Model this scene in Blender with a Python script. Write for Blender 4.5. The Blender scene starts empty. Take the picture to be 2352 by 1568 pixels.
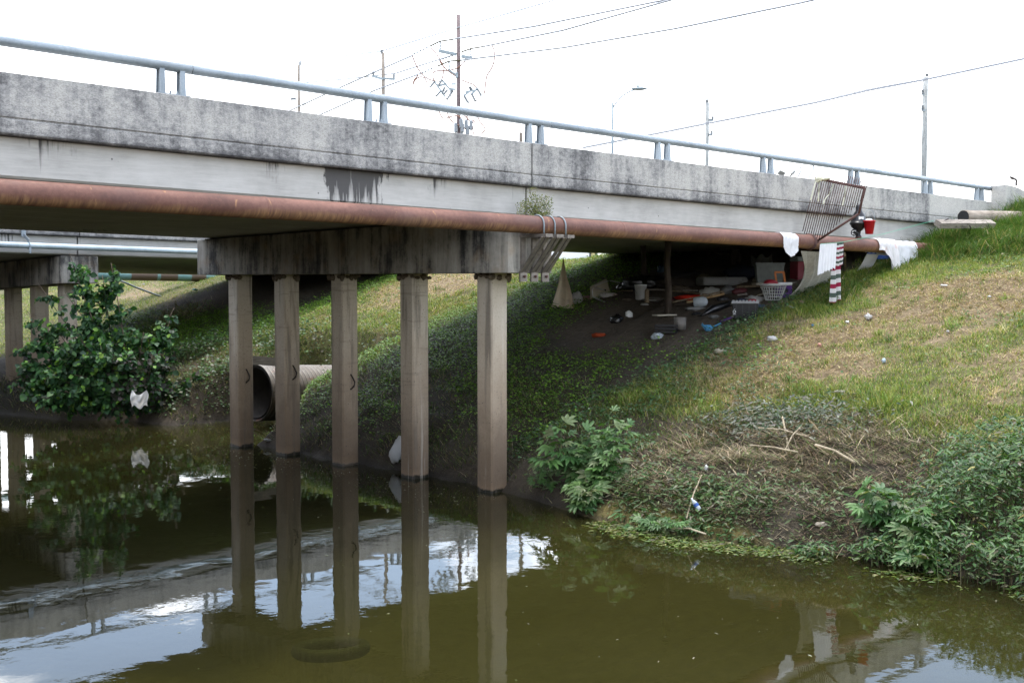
import bpy, math, random
import numpy as np
from mathutils import Vector, Matrix
R = math.radians
rng = np.random.default_rng(7)
random.seed(7)
C = bpy.context.scene.collection

# ------------------------------------------------------------------ survey: camera station and sight lines
F, CX, CY = 2778., 1176., 784.
EYE = np.array([0., 0., 3.8])
YAW, PIT = R(45.27), -math.atan(141 / F)
FW = np.array([math.cos(YAW) * math.cos(PIT), math.sin(YAW) * math.cos(PIT), math.sin(PIT)])
RT = np.array([math.sin(YAW), -math.cos(YAW), 0.])
UP = np.cross(RT, FW)
FLAT = np.array([math.cos(YAW), math.sin(YAW), 0.])
def ray(p): return FW + RT * (p[0] - CX) / F - UP * (p[1] - CY) / F
def on(p, ax, val):
    d = ray(p); return EYE + d * (val - EYE[ax]) / d[ax]
def far(p, depth): return EYE + ray(p) * depth
def zoomer(x0, y0, k):
    return lambda x, y: ((x0 + x / k) * 2352 / 4096, (y0 + y / k) * 2352 / 4096)
Z1 = zoomer(0, 0, 1.68); Z2 = zoomer(1300, 0, 1.68); Z3 = zoomer(2700, 0, 1.6805); Z6 = zoomer(2700, 900, 1.6805)
ZU = zoomer(2250, 980, 3.6185); ZD = zoomer(2650, 980, 5.2267); ZG = zoomer(2900, 600, 3.92); ZP = zoomer(1620, 60, 3.2675)
ZT = zoomer(3050, 980, 6.72); ZL = zoomer(3380, 950, 7.35); ZB = zoomer(1950, 780, 3.92); ZE = zoomer(3500, 600, 3.92); ZC = zoomer(2850, 950, 2.767)

# ------------------------------------------------------------------ noise
def _hash(i, j, s):
    n = (i.astype(np.int64) * 374761393 + j.astype(np.int64) * 668265263 + s * 1442695041) & 0x7fffffff
    n = ((n ^ (n >> 13)) * 1274126177) & 0x7fffffff
    return ((n ^ (n >> 16)) & 0xffff) / 65535.
def vn(x, y, s=0):
    x = np.asarray(x, float); y = np.asarray(y, float)
    i = np.floor(x); j = np.floor(y); u = x - i; v = y - j
    u = u * u * (3 - 2 * u); v = v * v * (3 - 2 * v)
    a = _hash(i, j, s); b = _hash(i + 1, j, s); c = _hash(i, j + 1, s); d = _hash(i + 1, j + 1, s)
    return (a * (1 - u) + b * u) * (1 - v) + (c * (1 - u) + d * u) * v
def fbm(x, y, s=0, o=4):
    r = 0; a = .5; t = 0
    for k in range(o):
        r = r + a * vn(x, y, s + k); t += a; a *= .5; x = np.asarray(x) * 2.03 + 11.3; y = np.asarray(y) * 2.03 + 7.7
    return r / t
def sst(a, b, x):
    t = np.clip((np.asarray(x, float) - a) / (b - a), 0, 1); return t * t * (3 - 2 * t)

# ------------------------------------------------------------------ terrain
PROF = np.array([[8, -1.2], [12, -.75], [14, -.4], [15, 0.0], [15.45, .42], [16.4, .9], [18, 1.4], [20, 2.05], [22, 2.7], [25.7, 3.78],
                 [28.7, 4.5], [29.65, 4.8], [31, 5.05], [34, 5.3], [40, 5.4], [700, 5.4]])
LEFT = np.array([[-700, 5.6], [-12, 5.6], [-4, 2.6], [0, 2.15], [2.6, .9], [3.5, 0], [5, -.5], [8, -1.2]])
WLY = np.array([[-50, 15], [4, 15.0], [8.6, 14.9], [10.2, 14.35], [12.3, 14.3], [14.4, 14.85], [16, 15.25], [24, 15.35], [26, 15.6], [29, 15.9],
                [30.5, 15.5], [32, 14.3], [35, 13.7], [40, 13.5], [60, 13.5]])
def ground(x, y, fine=True):
    x = np.asarray(x, float); y = np.asarray(y, float)
    off = (np.interp(y, WLY[:, 0], WLY[:, 1]) - 15) * np.exp(-np.clip(x - 15, 0, 99) / 2.5)
    z = np.where(x > 8, np.interp(x - off, PROF[:, 0], PROF[:, 1]), np.interp(x, LEFT[:, 0], LEFT[:, 1]))
    # gully the culvert empties into
    g = sst(25.1, 25.9, y + 1.5 * (1 - sst(16.2, 18.0, x)) + .5 * (fbm(x * .9, y * .9, 3) - .5)) * (1 - sst(28.3, 29.1, y)) * (1 - sst(20.3, 21.0, x + .5 * (fbm(x, y, 5) - .5)))
    z = z * (1 - g) + np.minimum(z, -.22 + .07 * np.clip(x - 17.2, 0, 9)) * g
    # the plateau behind the near bridge lies lower
    z = np.where(x > 20, z - sst(24.2, 26.5, y) * np.clip(z - 4.4, 0, 9) * .92, z)
    # fill heaped beside the wing wall
    z = z + .62 * np.exp(-(((x - 34.2) / 1.5) ** 2 + ((y - 13.6) / 1.1) ** 2))
    m = sst(15.0, 17, x)
    rut = np.exp(-((y - (18.6 + .55 * (x - 22.8) + .25 * np.sin(x * 2.3))) / .13) ** 2) * sst(22.4, 22.9, x) * (1 - sst(24.4, 24.9, x))
    z = z - .14 * rut + .05 * m * (fbm(x * 5.2, y * 5.2, 23, 3) - .5)
    z = z + m * (.16 * (fbm(x * .55, y * .55, 21) - .5) + .07 * (fbm(x * 2.1, y * 2.1, 22, 3) - .5))
    # slumped bank edge
    e = sst(14.6, 15.3, x) * (1 - sst(16.6, 17.6, x))
    z = z + e * (.35 * (fbm(x * 1.1, y * 1.1, 31) - .5) + .16 * (fbm(x * 4.1, y * 4.1, 33, 3) - .5))
    return z
def at_ground(p):
    d = ray(p); ts = np.linspace(8, 75, 6000); P = EYE + ts[:, None] * d
    k = np.argmax(P[:, 2] < np.maximum(ground(P[:, 0], P[:, 1]), 0)); return P[k]

# ------------------------------------------------------------------ object helpers
def tag(o, label=None, cat=None, group=None, kind=None):
    if label: o['label'] = label
    if cat: o['category'] = cat
    if group: o['group'] = group
    if kind: o['kind'] = kind
    return o
def thing(name, loc, label, cat, group=None):
    o = bpy.data.objects.new(name, None); C.objects.link(o); o.location = [float(a) for a in loc]
    o.empty_display_size = .2
    return tag(o, label, cat, group)
def wloc(o):
    v = np.zeros(3)
    while o is not None:
        v = v + np.array(o.location); o = o.parent
    return v
class M:
    def __init__(s): s.v = []; s.f = []; s.uv = []; s.n = 0
    def add(s, v, f, uv=None):
        v = [tuple(map(float, a)) for a in v]
        s.v += v; s.f += [tuple(i + s.n for i in a) for a in f]; s.n += len(v)
        s.uv += list(uv) if uv is not None else [(a[0], a[2]) for a in v]
        return s
    def box(s, c, size, ax=None):
        c = np.array(c, float); X, Y, Zv = ax if ax is not None else np.eye(3)
        X = np.array(X) * size[0] / 2; Y = np.array(Y) * size[1] / 2; Zv = np.array(Zv) * size[2] / 2
        v = [c + a * X + b * Y + d * Zv for d in (-1, 1) for b in (-1, 1) for a in (-1, 1)]
        return s.add(v, [(0, 2, 3, 1), (4, 5, 7, 6), (0, 1, 5, 4), (2, 6, 7, 3), (0, 4, 6, 2), (1, 3, 7, 5)])
    def bar(s, a, b, w, h, side=(0, 0, 1)):
        a = np.array(a, float); b = np.array(b, float); X = b - a; L = np.linalg.norm(X); X = X / L
        Y = np.cross(np.array(side, float), X); Y /= np.linalg.norm(Y); Zv = np.cross(X, Y)
        return s.box((a + b) / 2, (L, w, h), (X, Y, Zv))
    def tube(s, pts, r, n=8, caps=True):
        P = [np.array(p, float) for p in pts]; k = len(P)
        rs = [r] * k if np.isscalar(r) else list(r)
        T = []
        for i in range(k):
            t = P[min(i + 1, k - 1)] - P[max(i - 1, 0)]; T.append(t / (np.linalg.norm(t) + 1e-9))
        a = np.array([0, 0, 1.]) if abs(T[0][2]) < .9 else np.array([1., 0, 0])
        N = np.cross(T[0], a); N /= np.linalg.norm(N)
        v = []; uv = []; L = 0
        for i in range(k):
            N = N - T[i] * (N @ T[i]); N /= np.linalg.norm(N) + 1e-9; B = np.cross(T[i], N)
            if i: L += np.linalg.norm(P[i] - P[i - 1])
            for j in range(n):
                w = 2 * math.pi * j / n; v.append(P[i] + rs[i] * (math.cos(w) * N + math.sin(w) * B)); uv.append((L, j / n))
        f = [(i * n + j, i * n + (j + 1) % n, (i + 1) * n + (j + 1) % n, (i + 1) * n + j) for i in range(k - 1) for j in range(n)]
        if caps: f += [tuple(range(n))[::-1], tuple(range((k - 1) * n, k * n))]
        return s.add(v, f, uv)
    def lathe(s, c, prof, n=20, up=(0, 0, 1), cap=True):
        c = np.array(c, float); U = np.array(up, float); U /= np.linalg.norm(U)
        a = np.array([1., 0, 0]) if abs(U[0]) < .9 else np.array([0, 1., 0])
        X = np.cross(U, a); X /= np.linalg.norm(X); Y = np.cross(U, X)
        v = [c + U * z + r * (X * math.cos(2 * math.pi * j / n) + Y * math.sin(2 * math.pi * j / n)) for r, z in prof for j in range(n)]
        k = len(prof)
        f = [(i * n + j, i * n + (j + 1) % n, (i + 1) * n + (j + 1) % n, (i + 1) * n + j) for i in range(k - 1) for j in range(n)]
        if cap: f += [tuple(range(n))[::-1], tuple(range((k - 1) * n, k * n))]
        return s.add(v, f)
    def extrude(s, sec, xs, zf, cross=0., y0=0.):
        """a section of (y, dz) swept along x; zf(x) is the reference height, cross the fall per metre of y"""
        k = len(sec); v = []; uv = []
        for x in xs:
            for (y, d) in sec: v.append((x, y, zf(x) + d + cross * (y - y0))); uv.append((x, d))
        f = [(i * k + j, i * k + (j + 1) % k, (i + 1) * k + (j + 1) % k, (i + 1) * k + j) for i in range(len(xs) - 1) for j in range(k)]
        f += [tuple(range(k))[::-1], tuple(range((len(xs) - 1) * k, len(xs) * k))]
        return s.add(v, f, uv)
    def blob(s, c, r, seed=0, amp=.25, fr=2.2, n=14, m=9, ax=None):
        c = np.array(c, float); v = []; A = ax if ax is not None else np.eye(3)
        for i in range(m + 1):
            th = math.pi * i / m
            for j in range(n):
                ph = 2 * math.pi * j / n
                d = np.array([math.sin(th) * math.cos(ph), math.sin(th) * math.sin(ph), math.cos(th)])
                q = 1 + amp * 2 * (float(fbm(d[0] * fr + 5.1 + d[2] * 1.3, d[1] * fr + d[2] * fr + 3.3, seed, 3)) - .5)
                w = d * q * np.array(r); v.append(c + w[0] * np.array(A[0]) + w[1] * np.array(A[1]) + w[2] * np.array(A[2]))
        f = [(i * n + j, (i + 1) * n + j, (i + 1) * n + (j + 1) % n, i * n + (j + 1) % n) for i in range(m) for j in range(n)]
        return s.add(v, f)
    def sheet(s, fn, nu, nv):
        v = [fn(i / nu, j / nv) for i in range(nu + 1) for j in range(nv + 1)]
        uv = [(i / nu, j / nv) for i in range(nu + 1) for j in range(nv + 1)]
        f = [(i * (nv + 1) + j, (i + 1) * (nv + 1) + j, (i + 1) * (nv + 1) + j + 1, i * (nv + 1) + j + 1) for i in range(nu) for j in range(nv)]
        return s.add(v, f, uv)
    def build(s, name, mat, parent=None, loc=None, smooth=False, bevel=0., solid=0.):
        base = wloc(parent) if parent is not None else np.zeros(3)
        o_l = np.array(loc, float) if loc is not None else (base if parent is not None else np.array(s.v).mean(0) * [1, 1, 0] + [0, 0, np.array(s.v)[:, 2].min()])
        me = bpy.data.meshes.new(name)
        me.from_pydata([tuple(np.array(a) - o_l) for a in s.v], [], s.f)
        u = me.uv_layers.new(name='UVMap'); li = np.empty(len(me.loops), np.int32); me.loops.foreach_get('vertex_index', li)
        u.data.foreach_set('uv', np.array(s.uv, np.float32)[li].ravel())
        if smooth: me.shade_smooth()
        me.materials.append(mat); me.update()
        o = bpy.data.objects.new(name, me); C.objects.link(o); o.location = o_l - base
        if parent is not None: o.parent = parent
        if bevel:
            b = o.modifiers.new('bevel', 'BEVEL'); b.width = bevel; b.segments = 2; b.limit_method = 'ANGLE'; b.angle_limit = R(40)
        if solid:
            b = o.modifiers.new('solid', 'SOLIDIFY'); b.thickness = solid
        return o

# ------------------------------------------------------------------ materials
class N:
    def __init__(s, name):
        s.m = bpy.data.materials.new(name); s.m.use_nodes = True; s.t = s.m.node_tree; s.t.nodes.clear()
        s.out = s.t.nodes.new('ShaderNodeOutputMaterial'); s._tc = None
    def n(s, ty, **k):
        a = s.t.nodes.new(ty)
        for x, y in k.items(): setattr(a, x, y)
        return a
    def put(s, sock, val):
        if isinstance(val, bpy.types.NodeSocket): s.t.links.new(val, sock)
        elif isinstance(val, (tuple, list)) and len(val) == 3 and sock.type == 'RGBA': sock.default_value = (*val, 1)
        else: sock.default_value = val
    def obj(s):
        if not s._tc: s._tc = s.n('ShaderNodeTexCoord')
        return s._tc.outputs['Object']
    def uv(s):
        if not s._tc: s._tc = s.n('ShaderNodeTexCoord')
        return s._tc.outputs['UV']
    def pos(s): return s.n('ShaderNodeNewGeometry').outputs['Position']
    def map(s, vec, sc=(1, 1, 1), loc=(0, 0, 0)):
        a = s.n('ShaderNodeMapping'); s.put(a.inputs['Vector'], vec); a.inputs['Scale'].default_value = sc; a.inputs['Location'].default_value = loc
        return a.outputs[0]
    def noise(s, vec, scale=1, detail=6, rough=.6, dist=0):
        a = s.n('ShaderNodeTexNoise'); s.put(a.inputs['Vector'], vec); a.inputs['Scale'].default_value = scale; a.inputs['Detail'].default_value = detail
        a.inputs['Roughness'].default_value = rough; a.inputs['Distortion'].default_value = dist
        return a.outputs['Fac']
    def ramp(s, fac, stops, interp='LINEAR'):
        a = s.n('ShaderNodeValToRGB'); s.put(a.inputs[0], fac); e = a.color_ramp; e.interpolation = interp
        while len(e.elements) < len(stops): e.elements.new(.5)
        for el, (p, c) in zip(e.elements, stops):
            el.position = p; el.color = (c, c, c, 1) if np.isscalar(c) else (*c, 1)
        return a.outputs[0]
    def mix(s, f, a, b, mode='MIX'):
        q = s.n('ShaderNodeMix', data_type='RGBA', blend_type=mode)
        s.put(q.inputs[0], f); s.put(q.inputs[6], a); s.put(q.inputs[7], b); return q.outputs[2]
    def math(s, op, a, b=0., c=0.):
        q = s.n('ShaderNodeMath', operation=op); s.put(q.inputs[0], a); s.put(q.inputs[1], b); s.put(q.inputs[2], c); return q.outputs[0]
    def xyz(s, v):
        q = s.n('ShaderNodeSeparateXYZ'); s.put(q.inputs[0], v); return q.outputs
    def attr(s, nm='Col'):
        return s.n('ShaderNodeAttribute', attribute_name=nm).outputs['Color']
    def bump(s, h, st=.3, d=.02):
        q = s.n('ShaderNodeBump'); q.inputs['Strength'].default_value = st; q.inputs['Distance'].default_value = d; s.put(q.inputs['Height'], h); return q.outputs[0]
    def pbr(s, col, rough=.8, metal=0., normal=None, spec=.5, **k):
        q = s.n('ShaderNodeBsdfPrincipled'); s.put(q.inputs['Base Color'], col); s.put(q.inputs['Roughness'], rough); s.put(q.inputs['Metallic'], metal)
        q.inputs['Specular IOR Level'].default_value = spec
        if normal is not None: s.put(q.inputs['Normal'], normal)
        for a, b in k.items(): s.put(q.inputs[a.replace('_', ' ')], b)
        return q.outputs[0]
    def done(s, sh): s.t.links.new(sh, s.out.inputs[0]); return s.m

def m_parapet(name, clean=0.):
    a = N(name); p = a.pos()
    big = a.noise(p, .9, 5, .65); st = a.noise(a.map(p, (3.2, 3.2, .35)), 1.2, 6, .7); fine = a.noise(a.map(p, (1, 1, 1.6)), 9, 10, .78)
    grain = a.noise(a.map(p, (1, 1, 3.5)), 38, 4, .7)
    w = a.math('ADD', a.math('MULTIPLY', big, .34), a.math('ADD', a.math('MULTIPLY', st, .30), a.math('MULTIPLY', fine, .36)))
    v = a.xyz(a.uv())[1]
    low = a.ramp(a.math('ADD', a.math('MULTIPLY', v, -1.2), 0.), [(.0, .02), (.5, .0), (.64, .035), (.80, .05), (.9, .13)])
    w = a.math('SUBTRACT', a.math('ADD', w, clean + .036), low)
    c = a.ramp(w, [(.36, (.075, .073, .075)), (.44, (.16, .155, .152)), (.50, (.32, .31, .295)), (.56, (.45, .43, .395)), (.66, (.52, .50, .455))])
    c = a.mix(a.ramp(grain, [(.35, .55), (.55, 0.)]), c, (.2, .195, .19), 'MULTIPLY')
    h = a.math('ADD', grain, a.math('MULTIPLY', fine, 1.5))
    return a.done(a.pbr(c, .92, normal=a.bump(h, .35, .012), spec=.25))
def m_girder():
    a = N('girder_concrete'); p = a.pos(); u, v, _ = a.xyz(a.uv())
    big = a.noise(p, 1.1, 5, .6); brush = a.noise(a.map(p, (.8, .8, 9)), 3.0, 5, .7)
    c = a.ramp(a.math('ADD', a.math('MULTIPLY', big, .6), a.math('MULTIPLY', brush, .4)), [(.36, (.33, .318, .292)), (.5, (.43, .416, .384)), (.64, (.50, .486, .452))])
    # run-off stains below the leaking joints of the parapet
    sp = [(0, 0), (.205, 0), (.212, .5), (.225, .45), (.235, 0), (.318, 0), (.322, .55), (.33, .5), (.336, 0), (.352, 0), (.36, .95), (.385, 1.), (.395, .9), (.402, 0),
          (.423, .0), (.430, .6), (.438, .5), (.446, 0), (.48, 0), (.495, .35), (.505, .35), (.52, 0), (.70, .0), (.72, .2), (.76, .0), (.80, .4), (.815, .5), (.825, 0), (1, 0)]
    su = a.ramp(a.math('MULTIPLY', a.math('ADD', u, a.math('MULTIPLY_ADD', a.noise(a.map(p, (2.2, 2.2, 1.4)), 1.6, 5, .65), 1.1, -.55)), 1 / 30.), sp)
    stk = a.noise(a.map(p, (9, 9, .45)), 1.3, 5, .65)
    top = a.math('MULTIPLY_ADD', v, 2.0, 2.5)      # v -1.25 .. -0.74  ->  0 .. 1
    k = a.math('ADD', a.math('MULTIPLY', su, .45), a.math('ADD', a.math('MULTIPLY', stk, .95), a.math('MULTIPLY', top, .22)))
    k = a.ramp(k, [(.86, 0), (.98, .55), (1.12, .95)])
    k = a.math('MULTIPLY', k, a.ramp(su, [(.0, .0), (.45, 1.)]))
    edge = a.ramp(a.math('ADD', top, a.math('MULTIPLY', stk, .25)), [(1.0, 0), (1.09, .55), (1.14, .9)])
    c = a.mix(k, c, (.065, .062, .06)); c = a.mix(edge, c, (.07, .066, .058))
    holes = a.n('ShaderNodeTexVoronoi'); a.put(holes.inputs['Vector'], p); holes.inputs['Scale'].default_value = 3.1
    c = a.mix(a.ramp(holes.outputs['Distance'], [(.03, .75), (.055, 0)]), c, (.05, .05, .05))
    return a.done(a.pbr(c, .85, normal=a.bump(brush, .12, .01), spec=.3))
def m_soffit():
    a = N('soffit_concrete'); p = a.pos(); u = a.noise(p, 1.3, 6, .6); s2 = a.noise(a.map(p, (.4, 5, 1)), 2, 5, .6)
    c = a.ramp(a.math('ADD', a.math('MULTIPLY', u, .5), a.math('MULTIPLY', s2, .5)), [(.35, (.42, .41, .385)), (.62, (.58, .565, .53))])
    return a.done(a.pbr(c, .9, spec=.2))
def m_cap():
    a = N('pier_cap_concrete'); p = a.pos()
    big = a.noise(p, 1.6, 6, .65); st = a.noise(a.map(p, (4, 4, .45)), 1.0, 8, .72, .4); lo = a.noise(a.map(p, (1.3, 1.3, .25)), 1.0, 4, .6)
    f = a.noise(p, 22, 6, .75)
    w = a.math('ADD', a.math('MULTIPLY', big, .26), a.math('ADD', a.math('MULTIPLY', st, .38), a.math('ADD', a.math('MULTIPLY', lo, .26), a.math('MULTIPLY', f, .10))))
    c = a.ramp(w, [(.415, (.026, .025, .025)), (.46, (.085, .08, .075)), (.505, (.25, .232, .20)), (.60, (.42, .39, .34))])
    c = a.mix(a.ramp(a.noise(p, 2.3, 3, .5), [(.55, 0), (.72, .35)]), c, (.33, .22, .12))
    return a.done(a.pbr(c, .9, normal=a.bump(f, .25, .01), spec=.25))
def m_column():
    a = N('column_concrete'); p = a.pos(); z = a.xyz(p)[2]
    big = a.noise(a.map(p, (1, 1, .7)), 1.4, 6, .65); f = a.noise(p, 30, 6, .8); st = a.noise(a.map(p, (6, 6, .5)), 1, 5, .6)
    k = a.math('ADD', a.math('MULTIPLY', z, .25), a.math('MULTIPLY', a.math('SUBTRACT', big, .5), .45))
    c = a.ramp(k, [(.0, (.14, .098, .064)), (.22, (.195, .142, .096)), (.42, (.34, .265, .19)), (.66, (.45, .375, .285)), (1.0, (.55, .495, .41))])
    zl = a.math('ADD', z, a.math('MULTIPLY_ADD', a.noise(p, 6, 5, .7), .16, -.08))
    c = a.mix(a.ramp(zl, [(.10, .6), (.22, 0)]), c, (.21, .145, .09)); c = a.mix(a.ramp(zl, [(.045, 1.), (.075, 0)]), c, (.022, .02, .014))
    c = a.mix(a.ramp(a.noise(a.map(p, (1, 1, 9)), 1.1, 4, .6), [(.60, 0), (.66, .35)]), c, (.20, .16, .12))
    c = a.mix(a.ramp(f, [(.38, .3), (.48, 0)]), c, (.4, .37, .34), 'MULTIPLY')
    c = a.mix(a.ramp(a.math('ADD', a.math('MULTIPLY', a.noise(p, 5, 8, .8), .7), a.math('MULTIPLY', f, .3)), [(.57, 0), (.66, .22)]), c, (.46, .37, .27))
    c = a.mix(a.ramp(st, [(.34, .6), (.47, 0)]), c, (.11, .09, .07)); c = a.mix(a.ramp(a.noise(a.map(p, (7, 7, .25)), 1, 6, .7), [(.60, 0), (.70, .45)]), c, (.58, .53, .45))
    vo = a.n('ShaderNodeTexVoronoi'); a.put(vo.inputs['Vector'], p); vo.inputs['Scale'].default_value = 9
    c = a.mix(a.ramp(vo.outputs['Distance'], [(.07, .7), (.11, 0)]), c, (.05, .045, .04))
    return a.done(a.pbr(c, a.ramp(zl, [(.05, .35), (.09, .9)]), normal=a.bump(f, .3, .008), spec=.3))
def m_rustpipe():
    a = N('rusty_steel'); p = a.pos(); nz = a.xyz(a.n('ShaderNodeNewGeometry').outputs['Normal'])[2]
    big = a.noise(a.map(p, (.7, 1, 1)), 1.5, 6, .6); f = a.noise(a.map(p, (1.2, 1.2, 1.2)), 14, 8, .75); ring = a.noise(a.map(p, (26, 2.2, 2.2)), 1.0, 5, .7, .6)
    c = a.ramp(a.math('ADD', a.math('MULTIPLY', big, .55), a.math('MULTIPLY', f, .45)), [(.33, (.075, .032, .024)), (.5, (.135, .060, .043)), (.66, (.205, .098, .070))])
    lowm = a.ramp(a.math('ADD', a.math('MULTIPLY', nz, -.5), a.math('MULTIPLY', a.math('SUBTRACT', big, .5), .9)), [(.10, 0), (.33, .8), (.48, .9)])
    ora = a.ramp(ring, [(.38, (.10, .05, .032)), (.5, (.20, .105, .05)), (.62, (.31, .18, .085))])
    c = a.mix(lowm, c, ora)
    c = a.mix(a.ramp(a.noise(a.map(p, (5, 1.5, 1.5)), 2.2, 4, .6, 1.2), [(.66, 0), (.70, .7)]), c, (.36, .19, .085))
    c = a.mix(a.ramp(a.noise(a.map(p, (.35, .5, .5)), 2.1, 3, .5), [(.58, 0), (.7, .5)]), c, (.10, .06, .055))
    return a.done(a.pbr(c, .62, normal=a.bump(f, .2, .006), spec=.35))
def m_simple(name, col, rough=.7, metal=0., var=.25, scale=6, bump=0., spec=.4, dirt=None, dirt_at=.58):
    a = N(name); p = a.obj(); n1 = a.noise(p, scale, 6, .65)
    c = a.ramp(n1, [(.3, tuple(x * (1 - var) for x in col)), (.7, tuple(min(1, x * (1 + var)) for x in col))])
    if dirt is not None: c = a.mix(a.ramp(a.noise(p, scale * .45, 6, .7), [(dirt_at, 0), (dirt_at + .14, .85)]), c, dirt)
    nm = a.bump(a.noise(p, scale * 5, 5, .7), bump, .01) if bump else None
    return a.done(a.pbr(c, rough, metal, nm, spec))
def m_wood(name, c1, c2, ax=(1, 1, 1), scale=8):
    a = N(name); p = a.obj(); g = a.noise(a.map(p, ax), scale, 8, .7, .4); b = a.noise(p, 1.7, 4, .6)
    c = a.ramp(a.math('ADD', a.math('MULTIPLY', g, .7), a.math('MULTIPLY', b, .3)), [(.36, tuple(x * .35 for x in c1)), (.46, c1), (.62, c2)])
    return a.done(a.pbr(c, .85, normal=a.bump(g, .4, .01), spec=.2))
def m_galv(name, col):
    a = N(name); p = a.pos(); s1 = a.noise(a.map(p, (1, 1, 1)), 26, 5, .7); b = a.noise(p, 1.4, 5, .6)
    c = a.ramp(a.math('ADD', a.math('MULTIPLY', s1, .4), a.math('MULTIPLY', b, .6)), [(.36, tuple(x * .75 for x in col)), (.62, tuple(x * 1.18 for x in col))])
    return a.done(a.pbr(c, a.ramp(s1, [(.3, .42), (.7, .62)]), .35, spec=.5))
def m_leaf(name, rough=.45, trans=.3, spec=.4):
    a = N(name); c = a.attr()
    t = a.n('ShaderNodeBsdfTranslucent'); a.put(t.inputs[0], a.mix(1., c, (1.1, 1.15, .55), 'MULTIPLY'))
    x = a.n('ShaderNodeMixShader'); x.inputs[0].default_value = trans
    a.t.links.new(a.pbr(c, rough, spec=spec), x.inputs[1]); a.t.links.new(t.outputs[0], x.inputs[2]); return a.done(x.outputs[0])
def m_cloth(name, col, col2=None, stain=None, trans=.25, see=0.):
    a = N(name); p = a.obj(); n1 = a.noise(p, 5, 5, .6)
    c = a.ramp(n1, [(.3, tuple(x * .88 for x in col)), (.7, col)])
    if stain is not None: c = a.mix(a.ramp(a.noise(p, 3.1, 4, .6), [(.56, 0), (.68, .75)]), c, stain)
    weave = a.noise(p, 90, 2, .5)
    t = a.n('ShaderNodeBsdfTranslucent'); a.put(t.inputs[0], c)
    x = a.n('ShaderNodeMixShader'); x.inputs[0].default_value = trans
    a.t.links.new(a.pbr(c, .95, normal=a.bump(weave, .2, .004), spec=.1), x.inputs[1]); a.t.links.new(t.outputs[0], x.inputs[2])
    sh = x.outputs[0]
    if see:
        tr = a.n('ShaderNodeBsdfTransparent'); y = a.n('ShaderNodeMixShader')
        lace = a.n('ShaderNodeTexVoronoi', feature='DISTANCE_TO_EDGE'); a.put(lace.inputs['Vector'], p); lace.inputs['Scale'].default_value = 7
        a.put(y.inputs[0], a.ramp(a.math('MULTIPLY_ADD', a.noise(p, 9, 5, .7), .25, lace.outputs['Distance']), [(.13, see * .12), (.24, see)]))
        a.t.links.new(sh, y.inputs[1]); a.t.links.new(tr.outputs[0], y.inputs[2]); sh = y.outputs[0]
    return a.done(sh)
def m_stripes():
    a = N('striped_towel_cloth'); v = a.xyz(a.uv())[1]
    G, W_, Rr = (.065, .085, .07), (.50, .48, .47), (.22, .018, .045)
    c = a.ramp(a.math('FRACT', a.math('MULTIPLY', v, 2.55)), [(0, G), (.25, W_), (.5, Rr), (.75, W_)], 'CONSTANT')
    n1 = a.noise(a.obj(), 60, 3, .6); c = a.mix(.25, c, a.ramp(n1, [(.3, .4), (.7, 1.)]), 'MULTIPLY')
    return a.done(a.pbr(c, .95, spec=.1))
def m_terrain():
    a = N('bank_soil'); p = a.pos(); c0 = a.attr()
    f = a.noise(p, 7, 10, .75); g = a.noise(p, 40, 6, .75); b = a.noise(p, 1.2, 5, .6)
    c = a.mix(a.ramp(f, [(.35, .8), (.55, 0)]), c0, (.45, .42, .40), 'MULTIPLY')
    c = a.mix(a.ramp(g, [(.42, .5), (.62, 0)]), c, (.35, .33, .31), 'MULTIPLY')
    z = a.xyz(p)[2]
    wet = a.ramp(a.math('ADD', z, a.math('MULTIPLY', f, .22)), [(.14, 1.), (.26, 0)])
    c = a.mix(a.math('MULTIPLY', wet, .7), c, (.02, .016, .011))
    return a.done(a.pbr(c, a.math('SUBTRACT', .95, a.math('MULTIPLY', wet, .2)), normal=a.bump(a.math('ADD', f, a.math('MULTIPLY', g, .6)), .7, .05), spec=.25))
def m_water():
    a = N('creek_water'); p = a.pos()
    w1 = a.noise(a.map(p, (1, 1, 1)), 1.1, 2, .5, .3); w2 = a.noise(p, 5.5, 3, .55, .4); w3 = a.noise(a.map(p, (1.3, .5, 1)), .35, 2, .5)
    calm = a.ramp(w3, [(.42, .25), (.62, 1.)])
    hgt = a.math('ADD', a.math('MULTIPLY', w1, .55), a.math('MULTIPLY', a.math('MULTIPLY', w2, calm), .20))
    nb = a.n('ShaderNodeBump'); nb.inputs['Strength'].default_value = 1.; nb.inputs['Distance'].default_value = .005; a.put(nb.inputs['Height'], hgt)
    fr = a.n('ShaderNodeFresnel'); fr.inputs['IOR'].default_value = 1.333; a.t.links.new(nb.outputs[0], fr.inputs['Normal'])
    gl = a.n('ShaderNodeBsdfGlossy'); gl.inputs['Roughness'].default_value = .015; gl.inputs['Color'].default_value = (1, 1, 1, 1); a.t.links.new(nb.outputs[0], gl.inputs['Normal'])
    murk = a.n('ShaderNodeBsdfDiffuse'); a.put(murk.inputs[0], a.ramp(a.noise(p, .5, 4, .6), [(.35, (.028, .0265, .0095)), (.65, (.036, .034, .0125))]))
    tr = a.n('ShaderNodeBsdfTransparent'); tr.inputs[0].default_value = (.74, .76, .38, 1)
    m1 = a.n('ShaderNodeMixShader'); m1.inputs[0].default_value = .62; a.t.links.new(murk.outputs[0], m1.inputs[1]); a.t.links.new(tr.outputs[0], m1.inputs[2])
    m2 = a.n('ShaderNodeMixShader'); a.t.links.new(fr.outputs[0], m2.inputs[0]); a.t.links.new(m1.outputs[0], m2.inputs[1]); a.t.links.new(gl.outputs[0], m2.inputs[2])
    return a.done(m2.outputs[0])
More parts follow.
